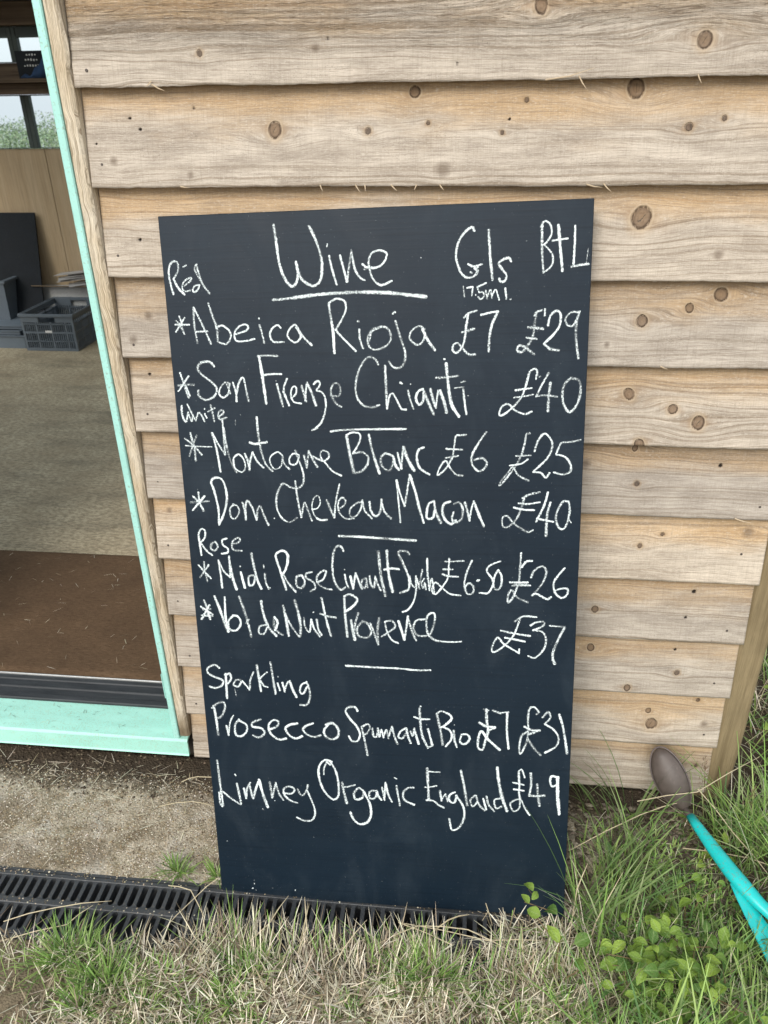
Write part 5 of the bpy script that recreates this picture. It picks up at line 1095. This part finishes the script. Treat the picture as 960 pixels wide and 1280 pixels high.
# ---------------------------------------------------------------- leafy plants
def leaf_mesh(ws=1.0, curl=1.0, tipw=.18):
    # unit leaf along +y, length 1
    V = []; F = []; rows = [(0, .02), (.12, .20), (.3, .34), (.5, .38), (.7, .29), (.86, tipw), (1, .01)]
    for (t, w_) in rows:
        w_ = w_*ws; z = (.10*math.sin(t*2.6)-.16*t*t)*curl
        V += [(-w_, t, z+w_*.30), (-w_*.5, t, z+w_*.10), (0, t, z-.01), (w_*.5, t, z+w_*.10), (w_, t, z+w_*.30)]
    for i in range(len(rows)-1):
        for j in range(4): q = i*5+j; F.append((q, q+1, q+6, q+5))
    me = bpy.data.meshes.new('leaf'); me.from_pydata(V, [], F); me.polygons.foreach_set('use_smooth', [True]*len(F)); me.materials.append(M['leaf']); return me
LMS = [leaf_mesh(), leaf_mesh(.82, 1.6, .13), leaf_mesh(.9, -.8, .15), leaf_mesh(1.05, 2.2, .2)]
LV = [(.812, -.386, .17, 6), (.823, -.399, .165, 7), (.804, -.407, .16, 5), (.821, -.425, .15, 8), (.852, -.417, .155, 8), (.857, -.446, .12, 9), (.914, -.445, .11, 9), (.909, -.484, .09, 8), (.872, -.446, .11, 4)]
LV2 = [(.952, -.466, 8), (.984, -.475, 11), (1.019, -.441, 9), (1.051, -.389, 8), (1.078, -.339, 8), (1.104, -.333, 8), (1.124, -.343, 8), (1.069, -.404, 10), (1.068, -.436, 9), (1.098, -.425, 6), (1.104, -.451, 7), (1.121, -.438, 8), (1.156, -.416, 9), (1.178, -.414, 8), (1.192, -.432, 9), (1.148, -.462, 8), (1.215, -.412, 8), (1.074, -.473, 10), (1.058, -.497, 9), (1.005, -.517, 10), (1.025, -.522, 9), (1.088, -.487, 8), (1.057, -.521, 8), (1.117, -.484, 7), (1.168, -.309, 9), (1.169, -.272, 8), (1.123, -.301, 6), (.952, -.5, 7), (.987, -.539, 8), (1.039, -.555, 9), (1.065, -.562, 6), (1.018, -.486, 6), (1.154, -.387, 8), (1.127, -.414, 6), (1.094, -.385, 7), (1.113, -.527, 7), (1.124, -.54, 7), (1.183, -.567, 8), (1.21, -.296, 7), (1.041, -.462, 6), (1.093, -.509, 7)]
def plant(name, root, leaves, label, nstem, sc=1.0):
    pl = empty(name, root, label=label, cat='plant', group='leafy seedlings in the grass')
    rv = Vector(root); lv = [(Vector(l[:3]), l[3]) for l in leaves]
    groups = {}
    for i, (p, r_) in enumerate(lv):
        a = math.atan2(p.y-rv.y, p.x-rv.x); groups.setdefault(int((a+math.pi)/(2*math.pi)*nstem) % nstem, []).append((p, r_))
    for g_, ls_ in groups.items():
        ls_.sort(key=lambda t: (t[0]-rv).length)
        pts = [Vector((0, 0, -.005))]+[p-rv-Vector((0, 0, .006)) for p, r_ in ls_[::max(1, len(ls_)//4)]]
        if len(pts) < 3: pts.insert(1, pts[0].lerp(pts[-1], .5)+Vector((0, 0, .015)))
        st_ = MB().tube(pts, [.0016]+[.0011]*(len(pts)-2)+[.0006], 5).build('stem', M['stem'], pl, True)
        for p, r_ in ls_:
            o = bpy.data.objects.new('leaf', random.choice(LMS)); COL.objects.link(o); o.parent = pl
            L = r_*2.0*.00195*random.uniform(.72, 1.02)*sc
            az = math.atan2(p.y-rv.y, p.x-rv.x)-math.pi/2+random.uniform(-1.1, 1.1)
            o.rotation_euler = (random.uniform(-.55, .5), random.uniform(-.5, .5), az)
            o.scale = (L*random.uniform(.85, 1.1), L, L)
            d_ = Vector((-math.sin(az), math.cos(az), 0)); o.location = p-rv-d_*L*.5
plant('leafy_seedling', (.862, -.478, .012), LV, 'small reddish stemmed seedling with round leaves against the lower right of the blackboard', 3, 1.12)
def grp(f): return [(a, b_, random.uniform(.085, .135), r_) for a, b_, r_ in LV2 if f(a, b_)]
main = [q for q in grp(lambda a, b_: True)]
cA = [q for q in main if q[0] < 1.0]; cB = [q for q in main if q[0] >= 1.0 and q[1] < -.36]; cC = [q for q in main if q[0] >= 1.0 and q[1] >= -.36]
extra = [(1.06+random.gauss(0, .055), -.485+random.gauss(0, .05), random.uniform(.06, .14), random.choice((6, 7, 8, 9, 10))) for _ in range(95)]
plant('leafy_seedling', (.985, -.545, .012), cA, 'low seedling with a few round leaves at the left fringe of the leafy clump', 3)
plant('leafy_seedling', (1.085, -.500, .015), cB+extra, 'largest yellow green leafy seedling clump in the grass at the lower right', 7)
plant('leafy_seedling', (1.14, -.34, .015), [(a, b_, c_-.02, r_) for a, b_, c_, r_ in cC], 'dull green leafed seedling between the clump and the turquoise shaft', 3)
wl = [(1.53+random.gauss(0, .07), .14+random.gauss(0, .10), random.uniform(.05, .12), random.choice((8, 9, 11, 13))) for _ in range(34)]
plant('leafy_weed', (1.53, .14, .01), wl, 'bushy dark green weed behind the shed corner post', 7)
wl = [(1.25+random.gauss(0, .03), -.17+random.gauss(0, .05), random.uniform(.03, .07), random.choice((6, 7, 9))) for _ in range(12)]
plant('leafy_weed', (1.25, -.17, .01), wl, 'low green weed in the grass behind the turquoise shaft', 4)

# seed heads
sh_m = paint('brown_seed_head', (.20, .135, .09), .8, .25)
for (bx_, by_, hgt, lean_, lab) in [(1.245, -.06, .21, -.03, 'brown seeding grass stem in front of the corner post, left of the other'), (1.30, -.10, .17, .02, 'brown seeding grass stem to the right of the turquoise shaft')]:
    s_ = empty('seeding_grass', (bx_, by_, .01), label=lab, cat='grass stem', group='seeding grass stems')
    MB().tube([(0, 0, 0), (lean_*.4, .0, hgt*.5), (lean_, .0, hgt)], [.001, .0008, .0006], 5).build('stalk', M['stem'], s_)
    m_ = MB()
    for k in range(46):
        t = random.uniform(.55, 1); a = random.uniform(0, 6.28); rr = .012*(1.15-t)*1.6
        c_ = Vector((lean_*t+math.cos(a)*rr, math.sin(a)*rr, hgt*t)); d_ = Vector((math.cos(a)*.3, math.sin(a)*.3, .9))*.004
        m_.tube([c_-d_, c_, c_+d_], [.0003, .0011, .0002], 4)
    m_.build('seed_head', sh_m, s_)

# ---------------------------------------------------------------- trees far beyond the rear windows
n = 110000; tx = rng.uniform(-48, -8, n); ty = rng.uniform(42, 60, n)
top = .35+(fbm(tx*.35, ty*.1)-.45)*2.6+(fbm(tx*1.6, ty*.3)-.45)*1.0; bot = -3.6
tz = bot+(top-bot)*rng.random(n)**.7
sz = rng.uniform(.035, .09, n); nrm_ = rng.normal(size=(n, 3)); nrm_ /= np.linalg.norm(nrm_, axis=1)[:, None]
a1 = np.cross(nrm_, [0, 0, 1]); a1 /= np.linalg.norm(a1, axis=1)[:, None]; a2 = np.cross(nrm_, a1)
c0 = np.stack([tx, ty, tz], 1)
V = np.stack([c0-a1*sz[:, None], c0-a2*sz[:, None]*.7, c0+a1*sz[:, None], c0+a2*sz[:, None]*.7], 1).reshape(-1, 3)
fo = mesh('distant_trees', V.tolist(), np.arange(4*n).reshape(-1, 4).tolist(), M['distant_leaves'])
c = np.repeat(pal(n, [(.22, .30, .18), (.27, .35, .22), (.17, .24, .15), (.32, .39, .26)], .25), 4, 0)  # haze and glow put into the leaf colours as paler greens
at = fo.data.attributes.new('col', 'FLOAT_COLOR', 'POINT'); at.data.foreach_set('color', np.concatenate([c, np.ones((len(c), 1))], 1).astype(np.float32).ravel())
tag(fo, 'hazy line of green trees seen through the rear shed windows', 'trees', kind='stuff')
